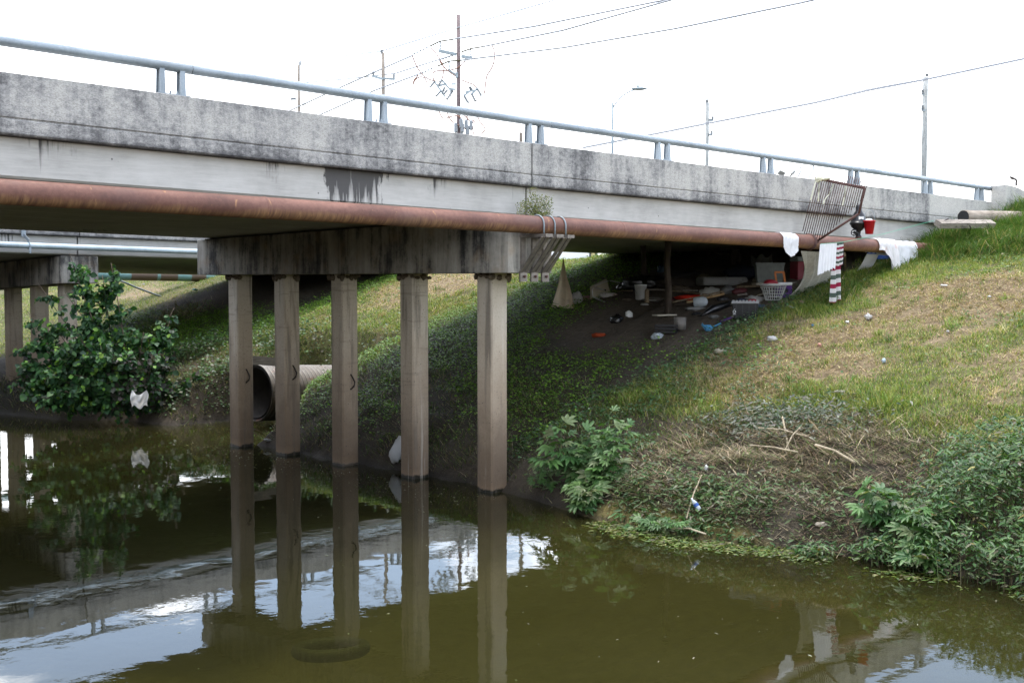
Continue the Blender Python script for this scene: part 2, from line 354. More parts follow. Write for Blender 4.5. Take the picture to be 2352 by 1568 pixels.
def m_culvert():
    a = N('corrugated_steel'); p = a.pos(); z = a.xyz(p)[2]; b = a.noise(a.map(p, (.8, 1, 1)), 3, 7, .7); f = a.noise(p, 16, 5, .7)
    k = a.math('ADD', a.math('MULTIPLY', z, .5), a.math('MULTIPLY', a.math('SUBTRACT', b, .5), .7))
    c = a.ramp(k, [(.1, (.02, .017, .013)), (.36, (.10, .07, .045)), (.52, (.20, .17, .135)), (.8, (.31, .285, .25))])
    c = a.mix(a.ramp(a.noise(a.map(p, (.9, .9, .9)), 2.1, 4, .6), [(.56, 0), (.66, .8)]), c, (.22, .09, .05))
    c = a.mix(a.ramp(f, [(.60, 0), (.66, .8)]), c, (.05, .045, .04))
    wv = a.math('COSINE', a.math('MULTIPLY', a.math('SUBTRACT', a.xyz(p)[0], 17.5), 6.2832 / .1297))
    c = a.mix(a.ramp(a.math('MULTIPLY_ADD', wv, .5, .5), [(.25, .8), (.7, 0)]), c, (.05, .042, .034))  # shade between the ribs painted in: corrugation troughs coloured darker
    return a.done(a.pbr(c, .6, .2, spec=.4))
def m_tealpipe():
    a = N('teal_painted_pipe'); p = a.pos(); x = a.xyz(p)[0]
    w = a.math('ADD', x, a.math('MULTIPLY', a.noise(p, 3, 3, .6), .08))
    br = a.ramp(a.math('MULTIPLY_ADD', w, 1 / 12., -18 / 12.), [(0, 0), (.10, 1), (.245, 0), (.385, 1), (.478, 0), (.49, 1), (.552, 0), (.605, 1), (.66, 0)], 'CONSTANT')
    c = a.mix(br, a.ramp(a.noise(p, 4, 5, .6), [(.3, (.13, .26, .25)), (.7, (.19, .33, .32))]), (.12, .085, .06))
    return a.done(a.pbr(c, .5, spec=.4))

PARAPET = m_parapet('weathered_parapet_concrete'); CLEAN = m_parapet('patched_parapet_concrete', .09); GIRDER = m_girder(); SOFFIT = m_soffit(); CAP = m_cap(); COL = m_column()
RUST = m_rustpipe(); GALV = m_galv('galvanised_rail', (.25, .285, .31)); PALEPIPE = m_galv('pale_grey_pipe_paint', (.42, .49, .52)); STEEL = m_simple('weathered_steel', (.20, .175, .15), .5, .5, .35, 9, .1, dirt=(.10, .05, .03))
DARKRUST = m_simple('dark_rusty_bar', (.085, .042, .035), .7, .2, .35, 8, .1); BLACKP = m_simple('black_plastic', (.012, .012, .014), .35, 0, .3, 5)
SOIL = m_terrain(); WATER = m_water(); CULV = m_culvert(); TEAL = m_tealpipe()
LEAFM = m_leaf('leaf'); GRASSM = m_leaf('grass_blade', .6, .3, .25); STRAWM = m_leaf('dead_stalk', .85, .08, .15); MULB = m_leaf('mulberry_leaf', .5, .3, .3)
BARK = m_wood('bark', (.075, .055, .04), (.13, .10, .075), (1, 1, .25), 14)
POLEW = m_wood('weathered_pole_wood', (.17, .145, .12), (.27, .235, .20), (6, 6, .3), 3); GREYW = m_wood('grey_weathered_timber', (.19, .165, .14), (.30, .265, .225), (.3, 3, 3), 6)
BOARDW = m_wood('old_board', (.16, .12, .075), (.27, .21, .14), (1, 4, 4), 5); DARKW = m_wood('dark_post_wood', (.045, .034, .026), (.08, .062, .045), (4, 4, .4), 5)
CORTEN = m_simple('brown_steel_pole', (.135, .10, .10), .7, .1, .2, 2); LIGHTST = m_galv('pole_hardware', (.24, .28, .30)); CABLE = m_simple('copper_brown_cable', (.23, .125, .09), .6, 0, .1); WIREM = m_simple('grey_wire', (.30, .31, .33), .6, .2, .1)
INSUL = m_simple('grey_insulator', (.20, .22, .24), .4, 0, .1)
WHITEC = m_cloth('white_cotton', (.78, .78, .80)); PINKC = m_cloth('stained_white_sheet', (.76, .73, .72), stain=(.62, .30, .22)); CREAMC = m_cloth('dirty_cream_canvas', (.74, .60, .43), stain=(.42, .30, .22)); LACE = m_cloth('grey_lace', (.74, .71, .64), see=.16)
GREYC = m_cloth('dirty_grey_cloth', (.30, .30, .29), stain=(.16, .14, .12)); REDC = m_cloth('bright_red_cloth', (.52, .035, .018)); TARP = m_cloth('tan_tarpaulin', (.24, .21, .14), stain=(.12, .10, .06)); DARKC = m_cloth('dark_blue_cloth', (.02, .022, .032), trans=.05)
PLASTW = m_simple('white_plastic', (.66, .66, .64), .4, 0, .12, 4, dirt=(.30, .25, .18)); REDP = m_simple('red_plastic', (.48, .012, .025), .35, 0, .12); BAGW = m_cloth('white_plastic_film', (.66, .65, .63), stain=(.40, .35, .28), trans=.4); BLACKBAG = m_simple('black_plastic_film', (.008, .008, .010), .22, 0, .3, 6, .5, .7)
CLEARP = m_simple('clear_grey_plastic', (.38, .42, .44), .15, 0, .2, 6); BLUEP = m_simple('blue_plastic', (.02, .07, .26), .4); TEALP = m_simple('turquoise_plastic', (.03, .33, .36), .4); PURP = m_simple('purple_plastic', (.07, .02, .14), .45); LIGHTB = m_simple('sky_blue_plastic', (.05, .19, .32), .5)
ORANGEP = m_simple('orange_plastic', (.38, .11, .015), .45); ORANGEN = m_cloth('orange_mesh', (.40, .075, .03)); GREYTUB = m_simple('grey_green_plastic', (.12, .13, .115), .5); TANP = m_simple('tan_plastic', (.36, .32, .23), .5, 0, .15, 4); CHROME = m_simple('dull_chrome', (.45, .45, .45), .3, .9, .1)
BOARDP = m_simple('pale_painted_board', (.36, .33, .26), .8, 0, .2, 5, dirt=(.18, .15, .11)); WALLP = m_simple('white_painted_wall', (.68, .69, .68), .8, 0, .06, 2); MUD = m_simple('dried_mud', (.15, .12, .09), .95, 0, .45, 9, .7); TYRE = m_simple('black_rubber', (.012, .012, .012), .7, 0, .3, 6)
STRIPES = m_stripes(); GREENS = m_simple('green_string', (.10, .42, .26), .6); PINKP = m_cloth('pink_cloth', (.55, .30, .33)); YELLOWP = m_simple('yellow_petal', (.6, .36, .02), .6)
ROPE = m_simple('dark_iron', (.035, .024, .02), .6, .3, .3); CONCRW = m_parapet('wing_wall_concrete', .03); LAMPW = m_galv('lamp_pole_grey', (.17, .21, .23)); TAPE = m_simple('white_barrier_tape', (.66, .64, .48), .5)
BRICKR = m_simple('old_concrete_wall', (.34, .32, .29), .95, 0, .4, 3, .3)

# ------------------------------------------------------------------ ground and water
xs = np.unique(np.concatenate([[-700, -300, -120, -60, -30, -20], np.arange(-14, 12, 1.), np.arange(12, 14, .4), np.arange(14, 22, .14), np.arange(22, 36, .22), np.arange(36, 60, 2.), [60, 80, 120, 300, 700]]))
ys = np.unique(np.concatenate([[-700, -300, -120, -60, -30], np.arange(-20, 3, 2.), np.arange(3, 5, .4), np.arange(5, 33, .16), np.arange(33, 62, .5), np.arange(62, 100, 4.), [120, 200, 400, 700]]))
X, Y = np.meshgrid(xs, ys, indexing='ij'); Zg = ground(X, Y)
nx, ny = len(xs), len(ys)
def big_mesh(name, verts, faces_flat, sizes, mat, col=None, smooth=False):
    me = bpy.data.meshes.new(name)
    me.vertices.add(len(verts)); me.vertices.foreach_set('co', np.asarray(verts, np.float32).ravel())
    sizes = np.asarray(sizes, np.int32); st = np.concatenate([[0], np.cumsum(sizes)[:-1]]).astype(np.int32)
    me.loops.add(int(sizes.sum())); me.polygons.add(len(sizes))
    me.loops.foreach_set('vertex_index', np.asarray(faces_flat, np.int32).ravel())
    me.polygons.foreach_set('loop_start', st); me.polygons.foreach_set('loop_total', sizes)
    if smooth: me.polygons.foreach_set('use_smooth', np.ones(len(sizes), bool))
    me.update(calc_edges=True)
    if col is not None:
        a = me.attributes.new('Col', 'FLOAT_COLOR', 'POINT')
        a.data.foreach_set('color', np.concatenate([np.asarray(col, np.float32), np.ones((len(col), 1), np.float32)], 1).ravel())
    me.materials.append(mat)
    o = bpy.data.objects.new(name, me); C.objects.link(o); return o
# what grows where ------------------------------------------------
def px_blobs(lst):
    return [(at_ground((a, b))[:2], r) for a, b, r in lst]
DRYB = px_blobs([(1720, 815, 1.6), (1790, 850, 1.4), (2130, 690, 1.5), (2270, 640, 1.6), (2310, 700, 1.2), (2000, 735, .9), (2180, 770, .9), (2280, 830, .7), (1650, 770, .8), (1700, 905, .8), (2000, 830, .7), (1900, 790, .8), (960, 650, 2.0), (1020, 640, 2.), (1000, 660, 1.5), (300, 680, 1.5), (420, 690, 1.2)])
def dryness(x, y):
    d = .95 * (fbm(x * .8, y * .8, 41) - .5) + .7 * (fbm(x * 2.6, y * 2.6, 42) - .5)
    for (c, r) in DRYB: d = d + .50 * np.exp(-(((x - c[0]) ** 2 + (y - c[1]) ** 2) / r ** 2))
    return d
def wob(x, y, s, a=1.): return a * (fbm(x * .9, y * .9, s) - .5) * 2
def lawn(x, y):
    near = (1 - sst(14.7, 15.7, y + wob(x, y, 51, .35))) * sst(17.2, 18.6, x + wob(x, y, 52, .8))
    mid = sst(24.0, 25.2, y + wob(x, y, 53, .6)) * (1 - sst(31.6, 32.6, y)) * sst(18.5, 20.0, x + wob(x, y, 54, .8))
    far_ = sst(40.5, 42, y) * sst(15.5, 17, x)
    return np.clip(near + mid + far_, 0, 1)
def baredirt(x, y):
    return sst(15.3, 16.0, y + wob(x, y, 61, .6)) * (1 - sst(20.8, 21.8, y - .28 * (x - 23) + wob(x, y, 62, 1.))) * sst(20.0, 21.3, x + wob(x, y, 63, 1.0)) * (.35 + .65 * sst(.30, .42, fbm(x * 1.1, y * 1.1, 66))) \
        + sst(33.3, 34, y) * (1 - sst(39.6, 40.6, y)) * sst(20.2, 21.5, x + wob(x, y, 64))
def reedzone(x, y):
    return sst(14.45, 14.75, x) * (1 - sst(17.5, 18.5, x + wob(x, y, 71, .9))) * sst(8.0, 8.9, y + wob(x, y, 72, .5)) * (1 - sst(12.1, 13.0, y + wob(x, y, 73, .6)))
dry = dryness(X, Y); lw = lawn(X, Y)[..., None]; bd = np.clip(baredirt(X, Y), 0, 1)[..., None]; rz = reedzone(X, Y)[..., None]
soil = np.array([.075, .060, .042]); straw = np.array([.25, .19, .115]); turf = np.array([.115, .115, .045]); dirt = np.array([.125, .100, .074])
kd = sst(.05, .55, dry)[..., None]
colg = soil * (1 - lw) + lw * (turf * (1 - kd) + straw * kd)
colg = colg * (1 - bd) + bd * dirt * (.8 + .4 * fbm(X * 1.3, Y * 1.3, 81))[..., None]
colg = colg * (1 - rz) + rz * np.array([.085, .072, .052])
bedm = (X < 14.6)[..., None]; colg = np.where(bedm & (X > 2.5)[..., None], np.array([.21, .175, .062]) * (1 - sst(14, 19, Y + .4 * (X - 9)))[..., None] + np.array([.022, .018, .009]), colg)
idx = np.arange(nx * ny).reshape(nx, ny)
q = np.stack([idx[:-1, :-1], idx[1:, :-1], idx[1:, 1:], idx[:-1, 1:]], -1).reshape(-1, 4)
g = big_mesh('ground', np.stack([X, Y, Zg], -1).reshape(-1, 3), q, np.full(len(q), 4), SOIL, colg.reshape(-1, 3), True)
tag(g, 'earth banks sloping down to the creek, bare under the bridge', kind='structure')
wm = M(); wm.add([(2.2, -700, 0), (21.5, -700, 0), (21.5, 700, 0), (2.2, 700, 0)], [(0, 1, 2, 3)])
tag(wm.build('water', WATER, loc=(0, 0, 0)), 'murky olive creek water with reflections', kind='structure')

# ------------------------------------------------------------------ bridges
def make_bridge(y0, ztop, cross, label, near):
    """y0 = outer face of the near parapet; ztop(x) = its top line"""
    W = 10.25
    br = thing('road_bridge', (15, y0, 0), label, 'bridge', 'parallel road bridges')
    sl = lambda y: cross * (y - y0)
    def seg(a, b, n=8): return list(np.linspace(a, b, n))
    # edge rail walls; the outer face carries a construction groove
    sec = [(y0, 0), (y0 - .0, -.53), (y0 + .018, -.536), (y0 + .018, -.552), (y0, -.558), (y0, -.72), (y0 + .02, -.745), (y0 + .30, -.745), (y0 + .30, 0)]
    sec = sec[::-1]
    for (a, b, mt) in ((-11, 14.985, PARAPET), (15.02, 29.64, PARAPET), (29.645, 33.35, CLEAN)):
        m = M(); m.extrude(sec, seg(a, b, 10), ztop); m.build('parapet', mt, br, bevel=.015)
    fs = [(y0 + W - .30, 0), (y0 + W - .30, -.745), (y0 + W - .02, -.745), (y0 + W, -.72), (y0 + W, 0)]
    for (a, b) in ((-11, 14.985), (15.02, 33.35)):
        m = M(); m.extrude(fs, seg(a, b, 8), lambda x: ztop(x), cross, y0); m.build('parapet', PARAPET, br)
    # road slab
    m = M(); m.extrude([(y0 + .302, -.50), (y0 + .302, -.742), (y0 + W - .302, -.742), (y0 + W - .302, -.50)], seg(-11, 33.3, 12), ztop, cross, y0); m.build('deck', SOFFIT, br)
    # box beams side by side, two spans
    nb = 8; g0 = y0 + .15; bw = (W - .30) / nb
    for (a, b) in ((-11, 14.98), (15.03, 30.6)):
        for k in range(nb):
            ya, yb = g0 + k * bw, g0 + (k + 1) * bw - .03
            m = M(); m.extrude([(ya, -.748), (ya, -1.215), (ya + .03, -1.245), (yb - .02, -1.245), (yb, -1.225), (yb, -.748)], seg(a, b, 10), ztop, cross, y0)
            m.build('girder', GIRDER if k in (0, nb - 1) else SOFFIT, br)
    # pier
    zc = ztop(15.) - 1.262
    zb = zc - .90 if near else zc - .76
    cs = cross if not near else 0.
    m = M()
    ya, yb = y0, y0 + 10.24
    sec2 = [(14.47, ya + .06), (14.53, ya), (15.49, ya), (15.55, ya + .06), (15.55, yb), (14.47, yb)]
    tp = lambda y: zc - .02 + cross * (y - y0)
    bt = lambda y: (3.92 if near else zb) + (0 if near else cross * (y - y0))
    v = [(x, y, bt(y)) for x, y in sec2] + [(x, y, tp(y)) for x, y in sec2]
    f = [(0, 1, 2, 3, 4, 5)[::-1], (6, 7, 8, 9, 10, 11)] + [(i, (i + 1) % 6, 6 + (i + 1) % 6, 6 + i) for i in range(6)]
    m.add(v, f); cap = m.build('pier_cap', CAP, br, bevel=.012)
    pad = M(); pad.box((15.0, (ya + yb) / 2, 0), (.9, yb - ya - .4, .03))
    pad.v = [(a, b, c + tp(b) + .012) for a, b, c in pad.v]; pad.build('bearing_strip', TYRE, br)
    cy = [15.46, 17.62, 19.84, 21.9, 23.75] if near else [32.65, 34.5, 36.35, 38.2, 40.05]
    for k, y in enumerate(cy):
        s = .40; ch = .028; x = 14.81
        m = M(); pr = [(x + ch, y), (x + s - ch, y), (x + s, y + ch), (x + s, y + s - ch), (x + s - ch, y + s), (x + ch, y + s), (x, y + s - ch), (x, y + ch)]
        top = bt(y) - .003
        lv = [-1.2, 0., .6, 1.4, 2.2, 3.0, top]
        v = [(a, b, z) for z in lv for a, b in pr]
        f = [(i * 8 + j, i * 8 + (j + 1) % 8, i * 8 + 8 + (j + 1) % 8, i * 8 + 8 + j) for i in range(len(lv) - 1) for j in range(8)] + [tuple(range(8))[::-1], tuple(range(len(v) - 8, len(v)))]
        m.add(v, f); col = m.build('column', COL, br)
        if near:
            nest = M()
            for q_ in range(11):
                side = rng.random() < .5; t = rng.random()
                px, py = (x - .005, y + t * (s + .04)) if side else (x + t * (s + .06) - .03, y - .005)
                nest.blob((px, py, top - .03 - .05 * rng.random()), (.045 + .03 * rng.random(), .04, .03 + .06 * rng.random() ** 2), q_ + 20 * k, .4, 2.5, 8, 6)
            nest.build('mud_crust', MUD, col, smooth=True)
            if k >= 2:
                # loop of bent bar left in the face
                hz = {2: 1.72, 3: 1.80, 4: 1.62}[k]
                hx = x + .20
                h = M(); h.tube([(hx, y - .0, hz + .16), (hx + .02, y - .035, hz + .10), (hx + .055, y - .06, hz), (hx + .05, y - .06, hz - .06), (hx + .01, y - .03, hz - .13), (hx - .01, y + .0, hz - .15)], .012, 6)
                h.tube([(hx + .02, y - .0, hz + .15), (hx + .045, y - .03, hz + .08), (hx + .075, y - .05, hz), (hx + .05, y - .05, hz - .10), (hx + .0, y - .0, hz - .16)], .009, 6)
                h.build('lifting_loop', ROPE, col, smooth=True)
    # tube rail on paired posts
    posts = [8.25, 11.72, 15.22, 18.80, 22.42, 26.10, 29.84, 32.88] if near else list(np.arange(4.6, 33, 3.6))
    if near: posts = [-2.3, 1.2, 4.7] + posts
    yr = y0 + .16
    rz_ = lambda x: ztop(x) + .395
    joints = [8.55, 15.6, 26.55] if near else [15.6]
    ends = [-11] + joints + [33.6]
    rail = None
    for a, b in zip(ends[:-1], ends[1:]):
        m = M(); m.tube([(x, yr, rz_(x)) for x in np.linspace(a + .006, b - .006, 8)], .066, 18); o = m.build('rail_tube', GALV, br, smooth=True)
    for a in joints:
        m = M(); m.tube([(a - .006, yr, rz_(a)), (a + .006, yr, rz_(a))], .058, 16); m.build('rail_sleeve', ROPE, br, smooth=True)
    for xc in posts:
        pm = M()
        for dx in (-.15, .15):
            x = xc + dx; zt = ztop(x); w0, w1 = .13, .085
            # tapered flanged post, wide at its foot
            vv = []
            for (z, w) in ((zt + .022, w0), (rz_(x) - .05, w1)):
                vv += [(x - .012, yr - w / 2, z), (x + .012, yr - w / 2, z), (x + .012, yr + w / 2, z), (x - .012, yr + w / 2, z)]
            fc = [(0, 3, 2, 1), (4, 5, 6, 7), (0, 1, 5, 4), (1, 2, 6, 5), (2, 3, 7, 6), (3, 0, 4, 7)]
            pm.add(vv, fc)
            for s_ in (-1, 1):
                vv = []
                for (z, w) in ((zt + .022, w0), (rz_(x) - .045, w1)):
                    c_ = yr + s_ * w / 2; vv += [(x - .036, c_ - .007, z), (x + .036, c_ - .007, z), (x + .036, c_ + .007, z), (x - .036, c_ + .007, z)]
                pm.add(vv, fc)
        pm.box((xc, yr, ztop(xc) + .011), (.46, .20, .022))
        for dx in (-.05, .05): pm.lathe((xc + dx, yr - .075, ztop(xc) + .022), [(.014, 0), (.014, .03), (.006, .045)], 6)
        pm.build('rail_post', GALV, br)
    return br
def zt1(x): return 6.151 - (.0148 if x < 15 else .0098) * (x - 15)
def zt2(x): return 5.735 - .0150 * (x - 15)
B1 = make_bridge(14.65, zt1, -.0155, 'nearer grey concrete road bridge on five square columns, with a tube rail', True)
B2 = make_bridge(32.0, zt2, -.035, 'lower concrete road bridge standing behind the near one, mulberry in front', False)
# end walls the decks land on
for (y0, zt, cr, lab) in ((14.65, zt1, -.0155, 'dark concrete abutment wall closing the space under the near bridge'), (32., zt2, -.035, 'concrete abutment wall at the bank end of the far bridge')):
    m = M(); x0 = 29.7 if y0 < 20 else 30.2
    ya, yb = y0 + .2, y0 + 10.05
    tz = lambda y: zt(30) - 1.27 + cr * (y - y0)
    m.add([(x0, ya, 3.2), (x0 + .8, ya, 3.2), (x0 + .8, yb, 3.2), (x0, yb, 3.2), (x0, ya, tz(ya)), (x0 + .8, ya, tz(ya)), (x0 + .8, yb, tz(yb)), (x0, yb, tz(yb))],
          [(0, 3, 2, 1), (4, 5, 6, 7), (0, 1, 5, 4), (1, 2, 6, 5), (2, 3, 7, 6), (3, 0, 4, 7)])
    tag(m.build('abutment_wall', BRICKR), lab, 'abutment')
# curved wing wall past the end of the near parapet
m = M(); pts = []
for t in np.linspace(0, 1, 15):
    a = t * R(62); pts.append((33.42 + 3.0 * math.sin(a) * 1.25, 14.28 - .0 - 1.3 * (1 - math.cos(a)) * -1.0, 6.44 - .05 * t - .55 * t * t))
v = []; 
for (x, y, z) in pts: v += [(x, y, 4.6), (x, y, z - .02), (x + .03, y + .03, z), (x + .15, y + .5, z), (x + .15, y + .5, 4.6)]
f = [(i * 5 + j, i * 5 + 5 + j, i * 5 + 5 + (j + 1) % 5, i * 5 + (j + 1) % 5) for i in range(14) for j in range(5)] + [(0, 1, 2, 3, 4), tuple(range(70, 75))[::-1]]
m.add(v, f, [(a[0], -.3) for a in v])
tag(m.build('wing_wall', CONCRW), 'curved concrete wing wall past the end of the tube rail', 'wing wall')

# ------------------------------------------------------------------ pipes
PY = 14.3; PR = .152
def pz(x): return 4.895 - .0112 * x
pp = thing('rusty_pipe', (15, PY, pz(15)), 'long rusty brown pipe slung along the side of the near bridge', 'pipe')
m = M(); m.tube([(x, PY, pz(x)) for x in np.linspace(-10, 30.6, 60)], PR, 32); m.build('pipe_run', RUST, pp, smooth=True)
for x in (9.35, 16.9, 22.75):
    m = M(); m.tube([(x - .03, PY, pz(x)), (x - .012, PY, pz(x)), (x + .012, PY, pz(x)), (x + .03, PY, pz(x))], [PR + .0005, PR + .006, PR + .006, PR + .0005], 32, False); m.build('weld_seam', RUST, pp, smooth=True)
m = M(); m.tube([(23.30, PY, pz(23.3)), (23.36, PY, pz(23.36))], PR + .03, 28); m.build('flange', DARKRUST, pp, smooth=True)
for xb in (14.76, 15.03, 15.30):
    zt = pz(xb) - PR; b = thing('pipe_bracket', (xb, 14.65, 3.9), '', '')
    b.parent = pp; b.location = np.array([xb, 14.65, 3.9]) - wloc(pp)
    for k_ in ('label', 'category'):
        if k_ in b: del b[k_]
    for dx in (-.055, .055):
        a = M(); a.bar((xb + dx, 14.62, 3.93), (xb + dx, 14.10, zt - .055), .022, .075, (1, 0, 0)); a.build('strut', STEEL, b)
        a = M(); a.bar((xb + dx, 14.64, zt - .03), (xb + dx, 14.02, zt - .03), .03, .055); a.build('arm', STEEL, b)
    a = M(); a.box((xb, 14.015, zt - .03), (.17, .012, .055)); a.build('end_plate', STEEL, b); a = M(); a.box((xb, 14.63, 4.30), (.10, .03, .70)); a.build('wall_plate', STEEL, b); a = M(); a.box((xb, 14.628, 3.86), (.17, .035, .18)); a.build('foot_plate', STEEL, b)
    a = M(); a.lathe((xb, 14.60, 3.86), [(.024, 0), (.024, .03), (.012, .032)], 6, (0, -1, 0)); a.build('bolt', DARKRUST, b)
    a = M(); a.tube([(xb, PY + (PR + .014) * math.cos(w), pz(xb) + (PR + .014) * math.sin(w)) for w in np.linspace(R(180 + 20), R(-20), 20)] and
                    [(xb, PY - PR - .014, zt - .06)] + [(xb, PY - (PR + .014) * math.cos(w), pz(xb) + (PR + .014) * math.sin(w)) for w in np.linspace(0, math.pi, 16)] + [(xb, PY + PR + .014, zt - .06)], .013, 8)
    a.build('u_bolt', LIGHTST, b, smooth=True)
# pale pipe hung on bridge 2
pl = thing('grey_pipe', (13, 31.85, 4.7), 'thin pale grey pipe strapped along the face of the far bridge', 'pipe')
gz = lambda x: 4.722 - .0155 * (x - 12.84) + .0
m = M(); m.tube([(x, 31.83, gz(x)) for x in np.linspace(-6, 30, 30)], .081, 18); m.build('pipe_run', PALEPIPE, pl, smooth=True)
for xb in (2.6, 13.46, 24.3):
    a = M(); z = gz(xb); a.box((xb - .02, 31.97, z + .40), (.12, .03, .34)); a.bar((xb, 31.97, z + .26), (xb + .05, 31.80, z + .12), .10, .012, (1, 0, 0))
    a.tube([(xb + .05, 31.83 - .092 * math.cos(w), z + .092 * math.sin(w)) for w in np.linspace(-1.2, math.pi + 1.2, 18)], .018, 6); a.box((xb + .05, 31.74, z - .12), (.05, .03, .16))
    for dz in (.30, .48): a.lathe((xb - .02, 31.955, z + dz), [(.02, 0), (.02, .02), (.01, .022)], 6, (0, -1, 0))
    a.build('pipe_clamp', GALV, pl)
m = M(); tzz = lambda x: 3.97 - .0135 * (x - 22.4); m.tube([(x, 44., tzz(x)) for x in np.linspace(-6, 27.5, 30)], .186, 24)
tag(m.build('teal_pipe', TEAL, smooth=True), 'thick teal pipe with brown patches crossing beyond the far bridge', 'pipe')
a0 = on(ZU(0, 0), 1, 43); p0 = on((470, 629), 1, 43.5)
h0 = on((471, 640), 1, 43.2); h0 = on((470, 643), 1, 43.2)
hs = [on((Z1(0, 0)[0] + q_[0], q_[1]), 1, 43.3) for q_ in ((270, 642), (290, 650), (315, 661), (345, 672), (372, 682))]
m = M(); m.tube(hs, .035, 8); tag(m.build('drain_hose', m_simple('grey_hose', (.20, .23, .25), .5), smooth=True), 'grey hose sloping down from the teal pipe to the grass', 'hose')
# culvert
m = M(); prof = []; L = 4.2; n_ = 62 * 6
c0 = np.array([17.5, 27.25, .84]); ax = np.array([1., 0.04, -.055]); ax /= np.linalg.norm(ax)
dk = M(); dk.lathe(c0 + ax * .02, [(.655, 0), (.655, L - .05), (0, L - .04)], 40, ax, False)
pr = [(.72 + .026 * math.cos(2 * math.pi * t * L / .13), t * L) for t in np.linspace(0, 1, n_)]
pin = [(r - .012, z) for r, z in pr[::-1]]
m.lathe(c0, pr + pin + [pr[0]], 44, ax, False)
cu = m.build('culvert_pipe', CULV, smooth=True); dk.build('shade_sleeve', m_simple('shade_dark_steel', (.035, .030, .025), .8, 0, .4, 3), cu, smooth=True)  # inner sleeve added: shade inside the culvert mouth painted as a dark colour
tag(cu, 'large corrugated steel culvert pipe emptying into the creek behind the columns', 'culvert')
m = M(); m.bar(on((575, 826), 1, 26.6), on((645, 832), 1, 26.55), .05, .22); tag(m.build('plank', GREYW), 'grey weathered plank on edge above the mouth of the culvert', 'plank')

# ------------------------------------------------------------------ things hung on the rusty pipe
gx = 23.45
grate = thing('steel_grate', (gx, 14.3, 4.6), 'rusty spiked steel guard of thin rods standing up from the pipe', 'pipe guard')
tl, tr_, br_, bl = on(ZG(1410, 440), 0, gx), on(ZG(2190, 598), 0, gx), on(ZG(2100, 1000), 0, gx), on(ZG(1410, 1450), 0, gx)
m = M(); m.tube([tl, tr_], .030, 8); m.tube([tr_, br_], .026, 8); m.tube([br_, bl], .026, 8); m.build('grate_frame', DARKRUST, grate, smooth=True)
rt0 = [(1462, 305), (2243, 470)]; nrod = 24
for k in range(nrod):
    t = k / (nrod - 1)
    x0, y0_ = 1462 + (2243 - 1462) * t, 305 + (470 - 305) * t
    dx = -245 / 970.
    # lower ends follow the flange, then climb along the brace
    if t < .30: yb = 1275 + (1510 - 1275) * t / .30
    else: yb = 1510 - (1510 - 760) * (t - .30) / .70
    xb = x0 + dx * (yb - y0_)
    a = M(); a.tube([on(ZG(x0, y0_), 0, gx - .03), on(ZG(xb, yb), 0, gx - .03)], .0095, 6); a.build('rod', DARKRUST, grate, smooth=True)
for k, (pts_, txt) in enumerate((([(1440, 420), (1400, 560), (1340, 790)], ''), ([(1480, 480), (1470, 600), (1462, 810)], 'CAUTION'), ([(1700, 530), (1640, 680), (1560, 780), (1540, 850)], 'CAUTION'), ([(1890, 560), (1880, 700), (1840, 870)], 'CAUTION'))):
    P3 = [on(ZG(*q_), 0, gx - .05) for q_ in pts_]
    m = M()
    for i, p in enumerate(P3):
        w = np.array([0, .020, 0]); m.v += [tuple(p - w), tuple(p + w + np.array([.01, 0, 0]))]; m.uv += [(0, 0), (1, 0)]
    m.f = [(2 * i, 2 * i + 1, 2 * i + 3, 2 * i + 2) for i in range(len(P3) - 1)]; m.n = len(m.v)
    tp_ = m.build('barrier_tape', TAPE); tag(tp_, ['blank twist of white barrier tape at the left end of the rusty guard', 'short barrier tape hanging straight down beside the knot on the guard', 'slanting strip of CAUTION tape in the middle of the rusty guard', 'strip of CAUTION tape hanging right of the slanting one'][k], 'barrier tape', 'barrier tape tied to the guard')
    if txt:
        cu_ = bpy.data.curves.new('tape_lettering', 'FONT'); cu_.body = txt; cu_.size = .055; cu_.extrude = .001; cu_.align_x = 'LEFT'
        tmp_ = bpy.data.objects.new('lettering_curve', cu_); C.objects.link(tmp_); bpy.context.view_layer.update(); me_ = bpy.data.meshes.new_from_object(tmp_.evaluated_get(bpy.context.evaluated_depsgraph_get())); me_.materials.clear(); me_.materials.append(BLACKP); bpy.data.objects.remove(tmp_); o = bpy.data.objects.new('tape_lettering', me_); C.objects.link(o)
        d = P3[1] - P3[0]; d /= np.linalg.norm(d); s_ = np.cross(np.array([-1., 0, 0]), d); s_ /= np.linalg.norm(s_)
        Mx = Matrix(((d[0], s_[0], -1, 0), (d[1], s_[1], 0, 0), (d[2], s_[2], 0, 0), (0, 0, 0, 1)))
        o.parent = tp_; o.matrix_local = Matrix.Translation(Vector(P3[0] - wloc(tp_) - np.array([.012, 0, 0]) - s_ * .018)) @ Mx
kn = on(ZG(1480, 450), 0, gx - .05); m = M(); m.blob(kn, (.04, .09, .08), 3, .6, 3.4); m.blob(kn + np.array([0, -.15, -.01]), (.03, .13, .03), 5, .6, 3.4)
tag(m.build('tape_knot', TAPE, smooth=True), 'yellowish knot of barrier tape bunched on the top bar of the guard', 'tape knot')
vx = 25.45
valve = thing('air_valve', (vx, PY, pz(vx) + PR), 'black bulbous air valve with hand wheel standing on the rusty pipe', 'valve')
zb = pz(vx) + PR - .01; k = 1.0
m = M(); m.lathe((vx, PY, zb), [(.065, 0), (.065, .08), (.05, .09), (.05, .17), (.10, .21), (.165, .27), (.19, .33), (.205, .335), (.205, .37), (.185, .375), (.165, .44), (.125, .56), (.09, .62), (.072, .64), (.072, .72), (.06, .78), (.02, .80)], 20)
m.build('valve_body', BLACKP, valve, smooth=True)
